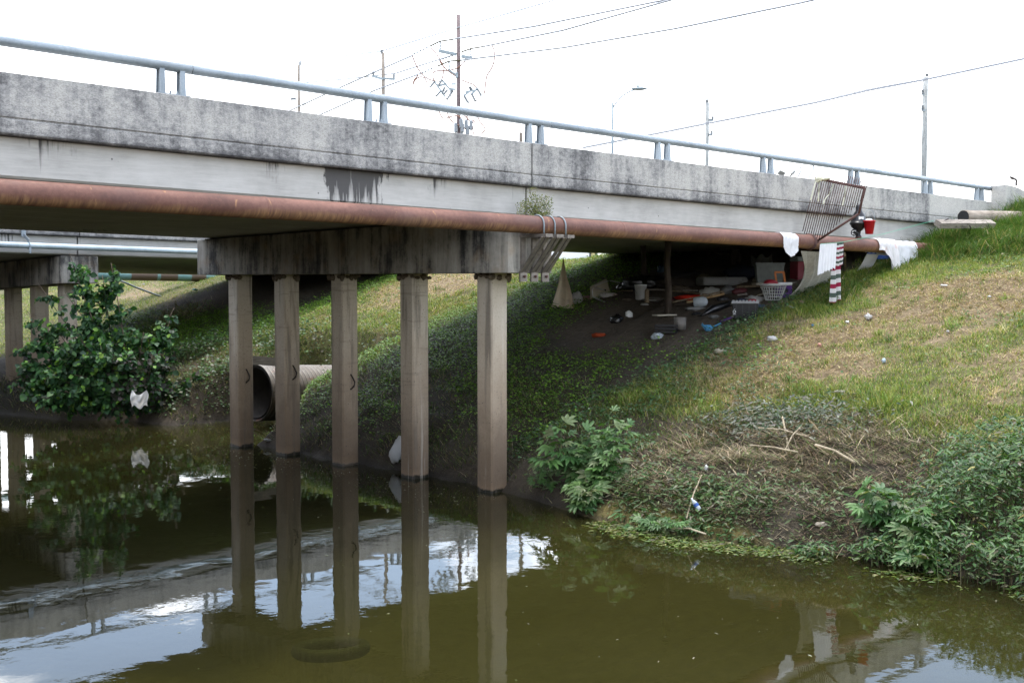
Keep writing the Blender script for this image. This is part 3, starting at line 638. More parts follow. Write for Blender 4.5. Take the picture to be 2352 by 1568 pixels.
m = M(); m.lathe((vx, PY, zb), [(.072, .0), (.072, .05)], 12); m.build('valve_neck', DARKRUST, valve)
m = M(); m.tube([(vx, PY, zb + .12), (vx - .16, PY + .02, zb + .14)], .032, 8); m.build('side_branch', BLACKP, valve, smooth=True)
m = M(); m.tube([(vx - .17, PY + .02 + .07 * math.cos(w), zb + .14 + .07 * math.sin(w)) for w in np.linspace(0, 2 * math.pi, 14)], .012, 6)
for w in range(4): m.tube([(vx - .17, PY + .02, zb + .14), (vx - .17, PY + .02 + .07 * math.cos(w * 1.571), zb + .14 + .07 * math.sin(w * 1.571))], .008, 5)
m.build('hand_wheel', BLACKP, valve, smooth=True)
m = M(); m.box((vx - .10, PY - .118, zb + .47), (.12, .012, .07), ((.76, -.65, 0), (.65, .76, 0), (0, 0, 1))); m.build('label_plate', PLASTW, valve)
bu = thing('red_bucket', (vx + .05, PY - .33, zb + .22), 'small red pail hanging against the black valve', 'bucket')
bc = np.array([vx + .02, PY - .26, zb + .10])
m = M(); m.lathe(bc, [(.0, 0), (.085, 0), (.135, .29), (.142, .29), (.142, .31), (.130, .31), (.08, .02), (0, .02)], 20, cap=False); m.build('pail', REDP, bu, smooth=True)
m = M(); m.tube([bc + np.array([.13 * math.cos(w) * .77, -.13 * math.cos(w) * .64, .29 + .28 * math.sin(w)]) for w in np.linspace(0, math.pi, 12)], .005, 5); m.build('wire_handle', LIGHTST, bu)
m = M(); m.blob(bc + np.array([-.03, 0, .31]), (.08, .08, .05), 4, .3); tag(m.build('rag', WHITEC, smooth=True), 'white rag stuffed in the red pail', 'rag')
# cloths -----------------------------------------------------------
def drape(name, x0, x1, front, back, mat, label, cat, seed, ymid=PY, rad=PR + .012, wav=.02, fl=0., uv2=None, skew=0., group=None):
    """cloth hung over the pipe: down the back, over the top, down the front"""
    def fn(u, v):
        x = x0 + (x1 - x0) * u
        Lf = front(u) if callable(front) else front
        tot = back + math.pi * rad + Lf; s_ = v * tot
        w = wav * math.sin(u * 19 + seed) + wav * .6 * math.sin(u * 41 + seed * 2)
        if s_ < back: q = (ymid + rad, pz(x) - (back - s_))
        elif s_ < back + math.pi * rad:
            a = (s_ - back) / rad; q = (ymid + rad * math.cos(a), pz(x) + rad * math.sin(a))
        else:
            d = s_ - back - math.pi * rad; q = (ymid - rad - w * min(1, d * 4) - fl * d, pz(x) - d); x += skew * d
        k_ = min(1, max(0, (s_ - back) * 3)); cr_ = (float(fbm(u * 6 + seed, v * 7, 5)) - .5) * .075 * k_; return (x + cr_ * .5, q[0] - abs(cr_), q[1] + .006 * math.sin(u * 30 + seed) + cr_ * .3)
    m = M(); m.sheet(fn, 26, 30); return tag(m.build(name, mat, smooth=True), label, cat, group)
drape('small_towel', 22.05, 22.62, lambda u: .16 + .16 * math.sin(math.pi * min(1, u * 1.0 + .0)) + .05 * u, .1, WHITEC, 'small white cloth folded over the rusty pipe left of the guard', 'cloth', 1, wav=.008)
drape('white_sheet', 26.6, 28.0, lambda u: .18 + .42 * math.sin(math.pi * min(1, .05 + u * .95)) ** .8, .2, WHITEC, 'wide white sheet draped over the pipe near its right end', 'sheet', 3, wav=.03, fl=.05)
drape('stained_sheet', 26.1, 27.05, lambda u: .10 + .62 * sst(.25, .75, u) * (1 - .45 * sst(.85, 1, u)), .15, PINKC, 'white sheet with pink stains hanging in a fold over the pipe', 'sheet', 5, rad=PR + .03, wav=.045, fl=.1)
# towels pegged to the green string in front of the pipe
def hang(name, pa, pb, length, mat, label, cat, waves=7, amp=.035, seed=0, lean=(0, 0), zig=0.):
    pa = np.array(pa); pb = np.array(pb); d = pb - pa; nrm = np.array([-d[1], d[0], 0]); nrm /= np.linalg.norm(nrm)
    def fn(u, v):
        Lh = length(u) if callable(length) else length
        a = amp * (.35 + .65 * v)
        p = pa + d * (u + lean[0] * v) + np.array([0, 0, -1.]) * Lh * v + nrm * (a * math.sin(u * waves * 6.283 + seed) + lean[1] * v)
        p = p + nrm * .03 * (float(fbm(u * 5 + seed, v * 2, 7)) - .5) * v; p[2] += .008 * math.sin(u * 17 + seed) * v + .03 * (u - .5) * v; return p
    m = M(); m.sheet(fn, 60, 20); return tag(m.build(name, mat, smooth=True), label, cat)
hy = 13.98
wt0, wt1 = on(ZG(1490, 1475), 1, hy), on(ZG(1755, 1460), 1, hy)
hang('white_towel', wt0, wt1, lambda u: .66 - .10 * u + .02 * math.sin(u * 40), WHITEC, 'large white towel hanging in pleats from the string below the guard', 'towel', 6, .03, 0, (-.12, 0))
st0, st1 = on(ZG(1752, 1460), 1, hy - .01), on(ZG(1862, 1442), 1, hy - .01)
hang('striped_towel', st0, st1, .50, STRIPES, 'striped red, white and green towel folded over the string, upper layer', 'towel', 2.3, .03, 1, (0, 0))
s2 = on(ZT(1870, 560), 1, hy + .04); s3 = on(ZT(2108, 520), 1, hy + .04)
o = hang('striped_towel', s2 + np.array([0, 0, .18]), s3 + np.array([0, 0, .18]), .98, STRIPES, 'longer layer of the striped towel hanging down to the grass', 'towel', 1.8, .06, 2, (0, 0))
m = M(); g0_ = on(ZG(1500, 1472), 1, hy); g1 = on(ZG(1862, 1442), 1, hy); g2_ = on(ZE(735, 1155), 1, 14.2); g3_ = on(ZE(930, 1105), 1, 14.25)
m.tube([g0_, g1, g1 * .5 + g2_ * .5 - np.array([0, 0, .03]), g2_, g3_], .0045, 5); tag(m.build('green_string', GREENS), 'green string stretched from the guard to the timber on the bank', 'string')
# lace curtain from pipe to ground
ct = [on(ZT(1030, 160), 1, 14.42), on(ZT(1440, 175), 1, 14.42), on(ZT(2190, 215), 1, 14.42)]
cb = [at_ground(ZT(640, 1400)), at_ground(ZT(1260, 1240)), at_ground(ZT(1900, 860))]
def lace(u, v):
    top = ct[0] * (1 - u) + (ct[1] * .45 + ct[2] * .55) * u; bot = (cb[0] * (1 - u) ** 2 + 2 * u * (1 - u) * cb[1] + cb[2] * u * u) + np.array([0, 0, -.03])
    p = top * (1 - v) + bot * v
    p = p + np.array([.05, -.05, 0]) * math.sin(u * 22 + v * 3) * (1 - .3 * v) + np.array([0, 0, -.10]) * math.sin(math.pi * v) * (1 - u)
    p = p + RT * .22 * math.sin(math.pi * v) * (1 - u) * .8
    return p
m = M(); m.sheet(lace, 36, 24); tag(m.build('lace_curtain', LACE, smooth=True), 'dirty grey lace curtain stretched from the pipe down to the grass', 'curtain')
# second hung cloth right of it, and the cooler behind
h0 = [on(ZL(640, 480), 1, 14.42), on(ZL(975, 490), 1, 14.42), at_ground(ZL(300, 1010)), at_ground(ZL(740, 900))]
m = M(); m.sheet(lambda u, v: (h0[0] * (1 - u) + h0[1] * u) * (1 - v) + (h0[2] * (1 - u) + h0[3] * u) * v + np.array([.03, -.03, 0]) * math.sin(u * 16) + np.array([0, 0, -.05]) * math.sin(v * 3.1), 20, 12)
tag(m.build('hanging_sheet', BAGW, smooth=True), 'thin pale cloth hanging under the pipe left of the blue cooler', 'cloth')
AXC = (RT, FLAT, np.array([0, 0, 1.]))
def face(rot=0.):
    a = R(rot); x = RT * math.cos(a) + FLAT * math.sin(a); y = -RT * math.sin(a) + FLAT * math.cos(a); return (x, y, np.array([0, 0, 1.]))
def cooler(p, w, d, h, body, lid, rot, label, nm='cooler'):
    t = thing(nm, p, label, 'cooler'); A = face(rot); p = np.array(p)
    m = M(); m.box(p + A[2] * h * .4, (w, d, h * .8), A); m.build('cooler_body', body, t, bevel=.02)
    m = M(); m.box(p + A[2] * h * .9, (w * 1.05, d * 1.05, h * .2), A); m.build('cooler_lid', lid, t, bevel=.03)
    m = M(); m.box(p + A[2] * h * .48 - A[1] * (d * .5 + .008), (w * .34, .02, h * .22), A); m.build('cooler_handle', BLACKP if body is not BLUEP else DARKC, t)
    return t
def gpos(p, y=None): 
    g_ = at_ground(p); return np.array([g_[0], g_[1], float(ground(g_[0], g_[1]))])
bcx = on(ZL(1010, 900), 1, 15.0); cooler((bcx[0], 15.0, float(ground(bcx[0], 15.0)) + .02), .58, .34, .40, BLUEP, PLASTW, -18, 'blue cooler with white lid behind the sheets on the pipe')
# prop plank by the curtain
pa = on(ZT(2215, 250), 1, 14.7); pb = at_ground(ZT(2240, 700)); m = M(); m.bar(pb - np.array([0, 0, .1]), pa, .10, .04, RT); tag(m.build('prop_board', BOARDW), 'upright brown board propped under the bridge right of the striped towel', 'board')

# ------------------------------------------------------------------ camp under the bridge
def girder_z(x, y): return zt1(x) - 1.245 - .0155 * (y - 14.65)
for (pp_, w, lab) in ((( 1477, 655), .15, 'shorter dark wooden post behind the white bucket under the bridge'), ((1533, 727), .16, 'taller dark rough post standing in the dirt under the bridge')):
    b = gpos(pp_); m = M(); top = girder_z(b[0], b[1]) - .01
    m.tube([b - np.array([0, 0, .15]), b + np.array([.02, -.02, .6]), b + np.array([-.015, .01, 1.2]), (b[0] + .02, b[1], top)], [w / 2 * 1.05, w / 2, w / 2 * .95, w / 2 * 1.05], 9)
    tag(m.build('wooden_post', DARKW, smooth=True), lab, 'post', 'wooden props under the bridge')
# canvas hung like a cone
apex = on((1294, 590), 1, 22.2); b0 = gpos((1266, 706)); b1 = gpos((1321, 708))
def cone(u, v):
    b = b0 * (1 - u) + b1 * u; mid = b + FLAT * .35 * math.sin(u * math.pi) * (1 if u < 2 else 0)
    p = apex * (1 - v ** 1.0) + (b - FLAT * .28 * math.sin(u * math.pi)) * v + (b0 * .5 + b1 * .5 - b) * .12 * math.sin(math.pi * v) * (1 - .2 * u)
    k_ = float(fbm(u * 5, v * 3, 13)) - .5; return p + RT * (.02 * math.sin(u * 14) * v + .10 * k_ * v) - FLAT * .22 * k_ * v + np.array([0, 0, .10 * (float(fbm(u * 6, 2, 14)) - .5) * v ** 4])
m = M(); m.sheet(cone, 16, 14); m.sheet(lambda u, v: np.array(apex * (1 - v) + (b0 * (1 - u) + b1 * u + FLAT * .3 * math.sin(u * math.pi)) * v + (b0 - b1) * (u - .5) * .12 * math.sin(math.pi * v)), 12, 8)
tag(m.build('canvas_sheet', CREAMC, smooth=True), 'cream canvas sheet hanging to a point like a cone on the slope', 'canvas')
def heap(name, px, r, mat, lab, cat, seed, amp=.35, fr=2.4, rot=0, group=None, n=22, mm=14, lift=.35):
    b = gpos(px); m = M(); m.blob(b + np.array([0, 0, r[2] * lift]), r, seed, amp, fr, n, mm, face(rot)); return tag(m.build(name, mat, smooth=True), lab, cat, group)
heap('plastic_bag', ZU(200, 830), (.17, .15, .20), BAGW, 'white plastic bag bundle at the foot of the canvas sheet', 'bag', 11)
heap('pink_cloth', ZU(335, 790), (.22, .15, .08), PINKP, 'pink cloth on the ground between white bag and overturned table', 'cloth', 12)
# folding table on its side
tb = thing('folding_table', gpos(ZU(440, 780)), 'small tan folding table tipped on its side, metal legs showing', 'table')
TD = float((gpos(ZU(520, 780)) - EYE) @ FW)
cn = [far(ZU(405, 600), TD - .1), far(ZU(640, 487), TD + .35), far(ZU(700, 700), TD + .35), far(ZU(415, 775), TD - .1)]
nn = np.cross(cn[1] - cn[0], cn[3] - cn[0]); nn /= np.linalg.norm(nn); nn *= .03
m = M(); m.add([c for c in cn] + [c + nn for c in cn], [(0, 1, 2, 3), (7, 6, 5, 4), (0, 4, 5, 1), (1, 5, 6, 2), (2, 6, 7, 3), (3, 7, 4, 0)]); m.build('tabletop', TANP, tb, bevel=.012)
def leg_path(l): return [far(ZU(x, y), TD + d) for x, y, d in l]
for l in ([(470, 615, -.1), (615, 652, -.45)], [(440, 758, -.12), (625, 826, -.45)], [(690, 515, .3), (840, 546, .0)]):
    m = M(); m.tube(leg_path(l), .014, 8); lg = m.build('table_leg', CHROME, tb, smooth=True)
    m = M(); e = leg_path(l)[1]; m.tube([e, e + (e - leg_path(l)[0]) * .06], .022, 8); m.build('rubber_foot', TYRE, lg)
m = M(); m.tube(leg_path([(450, 615, -.14), (432, 650, -.14), (440, 750, -.16), (530, 775, -.12), (550, 735, -.1)]), .012, 8); m.tube(leg_path([(470, 590, -.12), (580, 545, .05), (660, 520, .22)]), .012, 8); m.build('leg_brace', CHROME, tb, smooth=True)
heap('litter_pile', ZU(650, 740), (.24, .14, .07), PINKC, 'scatter of white and red rubbish behind the tipped table', 'rubbish', 13, .5, 4)
heap('trash_bag', ZU(1080, 640), (.42, .28, .26), BLACKBAG, 'large black rubbish bag left of the white bucket', 'rubbish bag', 14, .45, 3.)
heap('trash_bag', ZU(920, 650), (.22, .16, .15), BLACKBAG, 'smaller torn black bag beside the tipped table', 'rubbish bag', 15, .5, 3.4)
heap('trash_bag', ZU(1300, 600), (.38, .25, .22), BLACKBAG, 'black bag behind the bucket leaning on the shorter post', 'rubbish bag', 16, .35, 2.6)
heap('plastic_bag', ZU(1390, 520), (.22, .14, .10), BAGW, 'pale plastic bag far back between the two dark posts', 'bag', 17)
b = gpos(ZU(1130, 785)); bk = thing('white_bucket', b, 'white plastic paint bucket standing in the dirt under the bridge', 'bucket')
m = M(); m.lathe(b + np.array([0, 0, -.02]), [(0, 0), (.125, 0), (.15, .36), (.158, .36), (.158, .39), (.145, .39), (.12, .02), (0, .02)], 24, cap=False); m.build('pail', PLASTW, bk, smooth=True)
m = M(); m.tube([b + RT * .155 * math.cos(w) - FLAT * .12 * math.sin(w) + np.array([0, 0, .30 - .2 * math.sin(w)]) for w in np.linspace(0, math.pi, 12)], .004, 5); m.build('wire_handle', LIGHTST, bk)
b = gpos(ZU(1220, 835)); m = M(); m.tube([b, b + np.array([0, 0, .30]), b + np.array([0, 0, .35])], [.06, .055, .02], 8); tag(m.build('wood_stake', BOARDW), 'short round-topped wooden stake beside the white bucket', 'stake')
def plank(pa, pb, w, h, mat, lab, dz=.03, nm='plank'):
    a = gpos(pa) + np.array([0, 0, dz]); b = gpos(pb) + np.array([0, 0, dz]); m = M(); m.bar(a, b, w, h); return tag(m.build(nm, mat), lab, 'plank', 'planks lying under the bridge')
plank(ZU(1580, 850), ZU(2330, 690), .34, .03, BOARDW, 'wide board lying under the red cloth', .04)
plank(ZU(1800, 860), ZU(2340, 735), .05, .05, m_wood('yellow_pine', (.30, .19, .09), (.42, .29, .15), (1, 4, 4), 5), 'narrow yellowish batten along the edge of the wide board', .05)
plank(ZU(1230, 670), ZU(1950, 690), .05, .04, GREYW, 'long grey pole lying behind the white bucket', .05)
plank(ZU(740, 692), ZU(1010, 680), .04, .03, BOARDW, 'thin pale batten between tipped table and black bags', .04)
plank(ZU(1440, 895), ZU(1900, 885), .10, .06, DARKW, 'dark plank end lying across the foot of the taller post', .05)
plank(ZU(1600, 700), ZU(2150, 760), .09, .03, BOARDW, 'brown board crossing behind the red cloth', .07)
plank(ZU(1250, 800), ZU(1500, 790), .10, .03, DARKW, 'dark board lying between the stake and the taller post', .04)
plank(ZD(1560, 965), ZD(2080, 940), .05, .05, BOARDW, 'thin brown rail lying under the pale shelf', .10)
plank(ZD(1580, 1100), ZD(1760, 1075), .12, .04, GREYW, 'short grey board just behind the black tote', .06)
plank(ZD(2000, 1120), ZD(2230, 1050), .14, .02, BOARDP, 'pale board leaning by the foot of the laundry basket', .08)
heap('red_cloth', ZU(1840, 800), (.36, .16, .07), REDC, 'bright orange-red cloth crumpled on the wide board', 'cloth', 21, .5, 3.6, lift=.8)
heap('pale_cloth', ZU(2140, 720), (.26, .18, .13), m_cloth('soiled_white_cloth', (.42, .41, .37), stain=(.10, .17, .13)), 'soiled white cloth heap on the boards right of the red cloth', 'cloth', 22, .45, 3.2)
b = gpos(ZU(1985, 905)); m = M(); ax_ = RT * .85 - FLAT * .3 + np.array([0, 0, .12]); m.lathe(b + np.array([0, 0, .13]) - ax_ * .15, [(.0, 0), (.11, .0), (.125, .03), (.125, .18), (.12, .24), (.09, .30), (.03, .33), (.0, .33)], 18, ax_)
tag(m.build('water_jug', CLEARP, smooth=True), 'round clear water jug lying on its side', 'jug')
heap('rag', ZU(1940, 935), (.22, .08, .05), GREYC, 'twisted pale rag in front of the water jug', 'rag', 23, .6, 4.5)
heap('trash_bag', ZU(790, 1110), (.16, .13, .12), BLACKBAG, 'small black bag lying in the bare dirt slope', 'rubbish bag', 24, .5, 3.4)
heap('shoe', ZU(960, 1030), (.09, .05, .10), PLASTW, 'white shoe lying in the rut above the small black bag', 'shoe', 25, .4, 3.4)
heap('mesh_bag', ZU(535, 1320), (.17, .10, .06), ORANGEN, 'orange net bag lying low on the bare slope', 'net bag', 26, .5, 4)
heap('clear_bag', ZU(1370, 1345), (.13, .10, .08), CLEARP, 'crumpled clear plastic bag at the grass edge below the crate', 'bag', 27, .5, 4)
# black crate with a board, grey can, blue dustpan
b = gpos(ZU(1510, 1275)); cr = thing('black_crate', b, 'black plastic crate half full at the edge of the dirt', 'crate'); A = face(-18)
for (dx, dy, w, d) in ((0, -.14, .50, .02), (0, .14, .50, .02), (-.24, 0, .02, .30), (.24, 0, .02, .30)):
    for zz in (.03, .10, .17): 
        m = M(); m.box(b + A[0] * dx + A[1] * dy + A[2] * zz, (w, d, .045), A); m.build('crate_slat', BLACKP, cr)
m = M(); m.box(b + A[2] * .02, (.48, .28, .02), A); m.build('crate_floor', BLACKP, cr)
b2 = gpos(ZU(1475, 1150)); A2 = face(25); m = M(); m.box(b2 + np.array([0, 0, .22]), (.62, .10, .03), A2); m.box(b2 + np.array([0, 0, .219]) - A2[0] * .2 - A2[1] * .12, (.24, .16, .03), A2); tag(m.build('board_piece', BOARDP), 'L-shaped pale board resting above the black crate', 'board')
b = gpos(ZU(1700, 1225)); m = M(); m.lathe(b, [(.0, 0), (.135, 0), (.14, .28), (.128, .28), (.12, .02), (0, .02)], 20, cap=False); tag(m.build('paint_can', m_simple('dull_grey_tin', (.17, .155, .135), .6, .2, .3), smooth=True), 'dull grey bucket standing right of the black crate', 'bucket')
b = gpos(ZU(2110, 1240)); A = face(28); tl_ = (A[0], A[1] * .8 + A[2] * .6, -A[1] * .6 + A[2] * .8)
m = M(); m.box(b + A[2] * .06, (.24, .20, .02), tl_); m.box(b + A[2] * .09 - A[0] * .12, (.02, .20, .06), tl_); m.bar(b + A[2] * .08 + A[0] * .12, b + A[2] * .16 + A[0] * .34, .05, .03); tag(m.build('dustpan', LIGHTB, bevel=.005), 'sky blue dustpan-like plastic piece at the grass edge', 'dustpan')
pu = b + A[0] * .34 + A[2] * .20; m = M(); m.bar(pu + A[0] * .01, pu + A[0] * .32 + A[2] * .10, .10, .02); tag(m.build('purple_board', PURP), 'purple strip of plastic right of the blue dustpan', 'plastic strip')
# black tote with grey lid
b = gpos((1712, 732)); A = face(-12); tt = thing('storage_tote', b, 'black storage tote with grey notched rim and recycling mark at the grass edge', 'storage box')
m = M()
def tub(m, b, A, w0, d0, w1, d1, h):
    v = []
    for z, w, d in ((0, w0, d0), (h, w1, d1), (h, w1 - .04, d1 - .04), (.04, w0 - .04, d0 - .04)): v += [b + A[0] * sx * w / 2 + A[1] * sy * d / 2 + A[2] * z for sx, sy in ((-1, -1), (1, -1), (1, 1), (-1, 1))]
    m.add(v, [(3, 2, 1, 0)] + [(i * 4 + j, i * 4 + (j + 1) % 4, i * 4 + 4 + (j + 1) % 4, i * 4 + 4 + j) for i in range(3) for j in range(4)] + [(12, 13, 14, 15)])
tub(m, b, A, .50, .36, .58, .42, .36); m.build('tote_body', BLACKP, tt, bevel=.012)
m = M(); m.box(b + A[2] * .37 + A[1] * -.205, (.60, .03, .05), A); m.box(b + A[2] * .37 + A[1] * .205, (.60, .03, .05), A)
for k in range(8): m.box(b + A[2] * .405 + A[1] * -.205 + A[0] * (-.26 + .074 * k), (.045, .03, .022), A)
m.build('tote_rim', m_simple('mid_grey_plastic', (.22, .22, .22), .5), tt)
m = M()
for k in range(4): m.box(b + A[2] * .19 - A[1] * .2015 + A[0] * (-.2 + .14 * k), (.012, .014, .32), (A[0], A[1] - A[2] * .08, A[2] + A[1] * -.08))
m.build('tote_rib', m_simple('soft_black', (.03, .03, .034), .4), tt)
mk = b + A[2] * .16 - A[1] * .215 - A[0] * .24
m = M(); m.tube([mk + A[0] * .03 * math.cos(w) + A[2] * .03 * math.sin(w) for w in np.linspace(0, 6.283, 9)], .006, 4); m.bar(mk - A[0] * .03 - A[2] * .06, mk + A[0] * .03 - A[2] * .055, .006, .010); m.bar(mk - A[0] * .0 + A[2] * .05, mk + A[0] * .02 + A[2] * .06, .006, .01); m.build('recycling_mark', PLASTW, tt)
m = M(); m.blob(b + A[2] * .38 - A[0] * .1, (.16, .12, .07), 31, .4, 3); tag(m.build('rag', DARKC, smooth=True), 'dark blue rag heaped in the black tote', 'rag')
m = M(); m.blob(b + A[2] * .38 + A[0] * .14, (.12, .12, .06), 32, .4, 3); tag(m.build('rag', m_cloth('maroon_cloth', (.22, .02, .03)), smooth=True), 'maroon rag heaped in the black tote', 'rag')
m = M(); b3 = gpos(ZD(800, 1500)); b4 = gpos(ZD(1450, 1270)); m.tube([b3 + np.array([0, 0, .02]), b3 * .6 + b4 * .4 + np.array([0, 0, .08]), b4 + np.array([0, 0, .06])], [.03, .10, .07], 9); tag(m.build('black_tarp', BLACKBAG, smooth=True), 'long rolled black plastic sheet lying left of the black tote', 'tarp')
# laundry basket
b = gpos((1776, 690)); BASKW = m_simple('dirty_basket_plastic', (.40, .40, .385), .5, 0, .2, 5); bs = thing('laundry_basket', b, 'white lattice laundry basket in the weeds under the bridge', 'basket')
m = M(); hb = .36
rad = lambda z: .17 + .13 * (z / hb)
for k in range(26):
    w = 2 * math.pi * k / 26; m.tube([b + np.array([rad(z) * math.cos(w), rad(z) * math.sin(w), z]) for z in (0, .15, hb)], .009, 4)
for z in (.02, .09, .16, .23, .30): m.tube([b + np.array([rad(z) * math.cos(w), rad(z) * math.sin(w), z]) for w in np.linspace(0, 6.2832, 27)], .008, 4)
m.lathe(b, [(0, 0), (.17, 0), (.17, .01), (0, .01)], 20, cap=False); m.build('lattice', BASKW, bs)
m = M(); m.tube([b + np.array([rad(hb) * math.cos(w), rad(hb) * math.sin(w), hb]) for w in np.linspace(0, 6.2832, 33)], .02, 8); m.build('rim', BASKW, bs, smooth=True)
m = M(); m.blob(b + np.array([0, 0, .40]) - RT * .06, (.19, .17, .09), 33, .25, 2.5, 16, 10); tag(m.build('red_bag', m_simple('dark_red_vinyl', (.25, .012, .022), .4), smooth=True), 'dark red bag on top of the laundry basket', 'bag')
m = M(); m.lathe(b + np.array([0, 0, .33]) - RT * .05, [(0, 0), (.21, 0), (.23, .06), (0, .07)], 18, cap=False); tag(m.build('white_tray', PLASTW), 'round white tray under the red bag in the laundry basket', 'tray')
b = gpos((1800, 684)) + FLAT * .1; pc = cooler(b, .34, .30, .36, PURP, PLASTW, 12, 'small purple drink cooler with an orange handle beside the basket')
m = M()
for s_ in (-.10, .10): m.bar(b + RT * (s_ - .05) + np.array([0, 0, .37]), b + RT * (s_ - .09) + np.array([0, 0, .60]), .045, .02, FLAT)
m.bar(b + RT * (-.2) + np.array([0, 0, .60]), b + RT * .03 + np.array([0, 0, .60]), .045, .03, FLAT); m.build('carry_handle', ORANGEP, pc)
# shelf with tub and cooler, deep in the shade
sh = gpos((1765, 668)); sb = far(ZD(1915, 815), float((sh - EYE) @ FW) + .3); se = sb + RT * 1.35 + FLAT * .1 + np.array([0, 0, .03])
m = M(); m.bar(sb, se, .42, .05); 
for q_ in (sb * .8 + se * .2, sb * .2 + se * .8):
    gz_ = float(ground(q_[0], q_[1])); m.box((q_[0], q_[1], (gz_ + q_[2]) / 2 - .05), (.12, .2, q_[2] - gz_))
tag(m.build('shelf_board', BOARDP), 'pale board shelf on blocks behind the laundry basket', 'shelf')
b = sb * .72 + se * .28 + np.array([0, 0, .03]) + FLAT * .05; A = face(-4); t = thing('plastic_tub', b, 'grey storage tub standing on the pale shelf', 'storage box')
m = M(); tub(m, b, A, .60, .36, .68, .40, .46); m.build('tub_body', GREYTUB, t, bevel=.015); m = M(); m.box(b + A[2] * .455 - A[1] * .2, (.70, .03, .035), A); m.build('tub_rim', GREYTUB, t)
b = sb * .25 + se * .75 + np.array([0, 0, .03]) + FLAT * .28; cooler(b + RT * .25, .52, .36, .62, m_simple('dark_red_plastic', (.16, .012, .02), .5), GREYTUB, 20, 'dark red cooler with grey lid behind the lace curtain')
# bed, tarp wall, shovel
b = gpos(ZD(1300, 860)); m = M(); A = face(6); m.box(b + A[2] * .12 + A[1] * .3, (1.15, .8, .22), A)
bed = m.build('mattress', GREYC, bevel=.06); tag(bed, 'grey mattress on the ground in the dark under the bridge', 'mattress')
m = M(); m.blob(b + A[2] * .34 + A[1] * .35 + A[0] * .55, (.55, .35, .18), 41, .35, 2.4, 20, 12); tag(m.build('dark_blanket', DARKC, smooth=True), 'dark blanket heaped on the right of the mattress', 'blanket')
tp0 = on(ZD(1040, 215), 0, 29.1); tp1 = on(ZD(1840, 235), 0, 28.2); 
def tarp(u, v):
    p = tp0 * (1 - u) + tp1 * u; zl = float(ground(p[0], p[1])) + .05; p = np.array([p[0], p[1], p[2] * (1 - v) + zl * v]); return p + np.array([.04, .02, 0]) * math.sin(u * 17 + v * 3) + np.array([.02, 0, 0]) * math.sin(u * 43)
m = M(); m.sheet(tarp, 40, 10); tag(m.build('tarp_wall', TARP, smooth=True), 'tan tarpaulin screen hung near the abutment', 'tarpaulin')
q0 = on(ZD(1610, 560), 0, 27.6); q1 = on(ZD(1500, 200), 0, 27.6); m = M(); m.tube([q0 - np.array([0, 0, .35]), q0, q0 * .4 + q1 * .6], .022, 7); m.blob(q1 * .85 + q0 * .15, (.18, .03, .22), 42, .2, 2., 12, 8, face(10)); tag(m.build('shovel', DARKW, smooth=True), 'dark shovel standing upside down before the tan tarpaulin', 'shovel')
q0 = on(ZD(975, 225), 0, 28.9); m = M(); m.tube([(q0[0], q0[1], float(ground(q0[0], q0[1])) - .1), (q0[0], q0[1], girder_z(q0[0], q0[1]))], .06, 8); tag(m.build('wooden_post', DARKW), 'dark post at the left edge of the tan tarpaulin', 'post', 'wooden props under the bridge')
q0 = on(ZD(1850, 200), 0, 27.5); q1 = on(ZD(2300, 180), 0, 26.5)
m = M(); m.sheet(lambda u, v: (q0 * (1 - u) + q1 * u) + np.array([0, 0, -1.]) * (.10 * math.sin(u * math.pi * 2) ** 2 + v * (.35 + .15 * math.sin(u * 9))) + FLAT * .05 * math.sin(u * 20 + v * 5), 30, 8); tag(m.build('hanging_blanket', GREYC, smooth=True), 'grey blanket slung from the girders above the storage tub', 'blanket')
heap('bedding', ZD(500, 860), (.8, .35, .16), m_cloth('dark_brown_cloth', (.06, .05, .042)), 'long dark bundle of bedding left of the mattress', 'bedding', 43, .4, 3.2)
heap('bedding', ZD(350, 690), (.7, .3, .14), m_cloth('dark_grey_cloth', (.05, .048, .045)), 'dark bundle of cloth against the abutment wall', 'bedding', 44, .4, 3.2)
heap('blue_bag', ZU(1465, 380), (.20, .12, .12), m_simple('dark_blue_film', (.03, .07, .11), .25), 'blue plastic bag by the left end of the abutment wall', 'bag', 45, .4, 3.2)

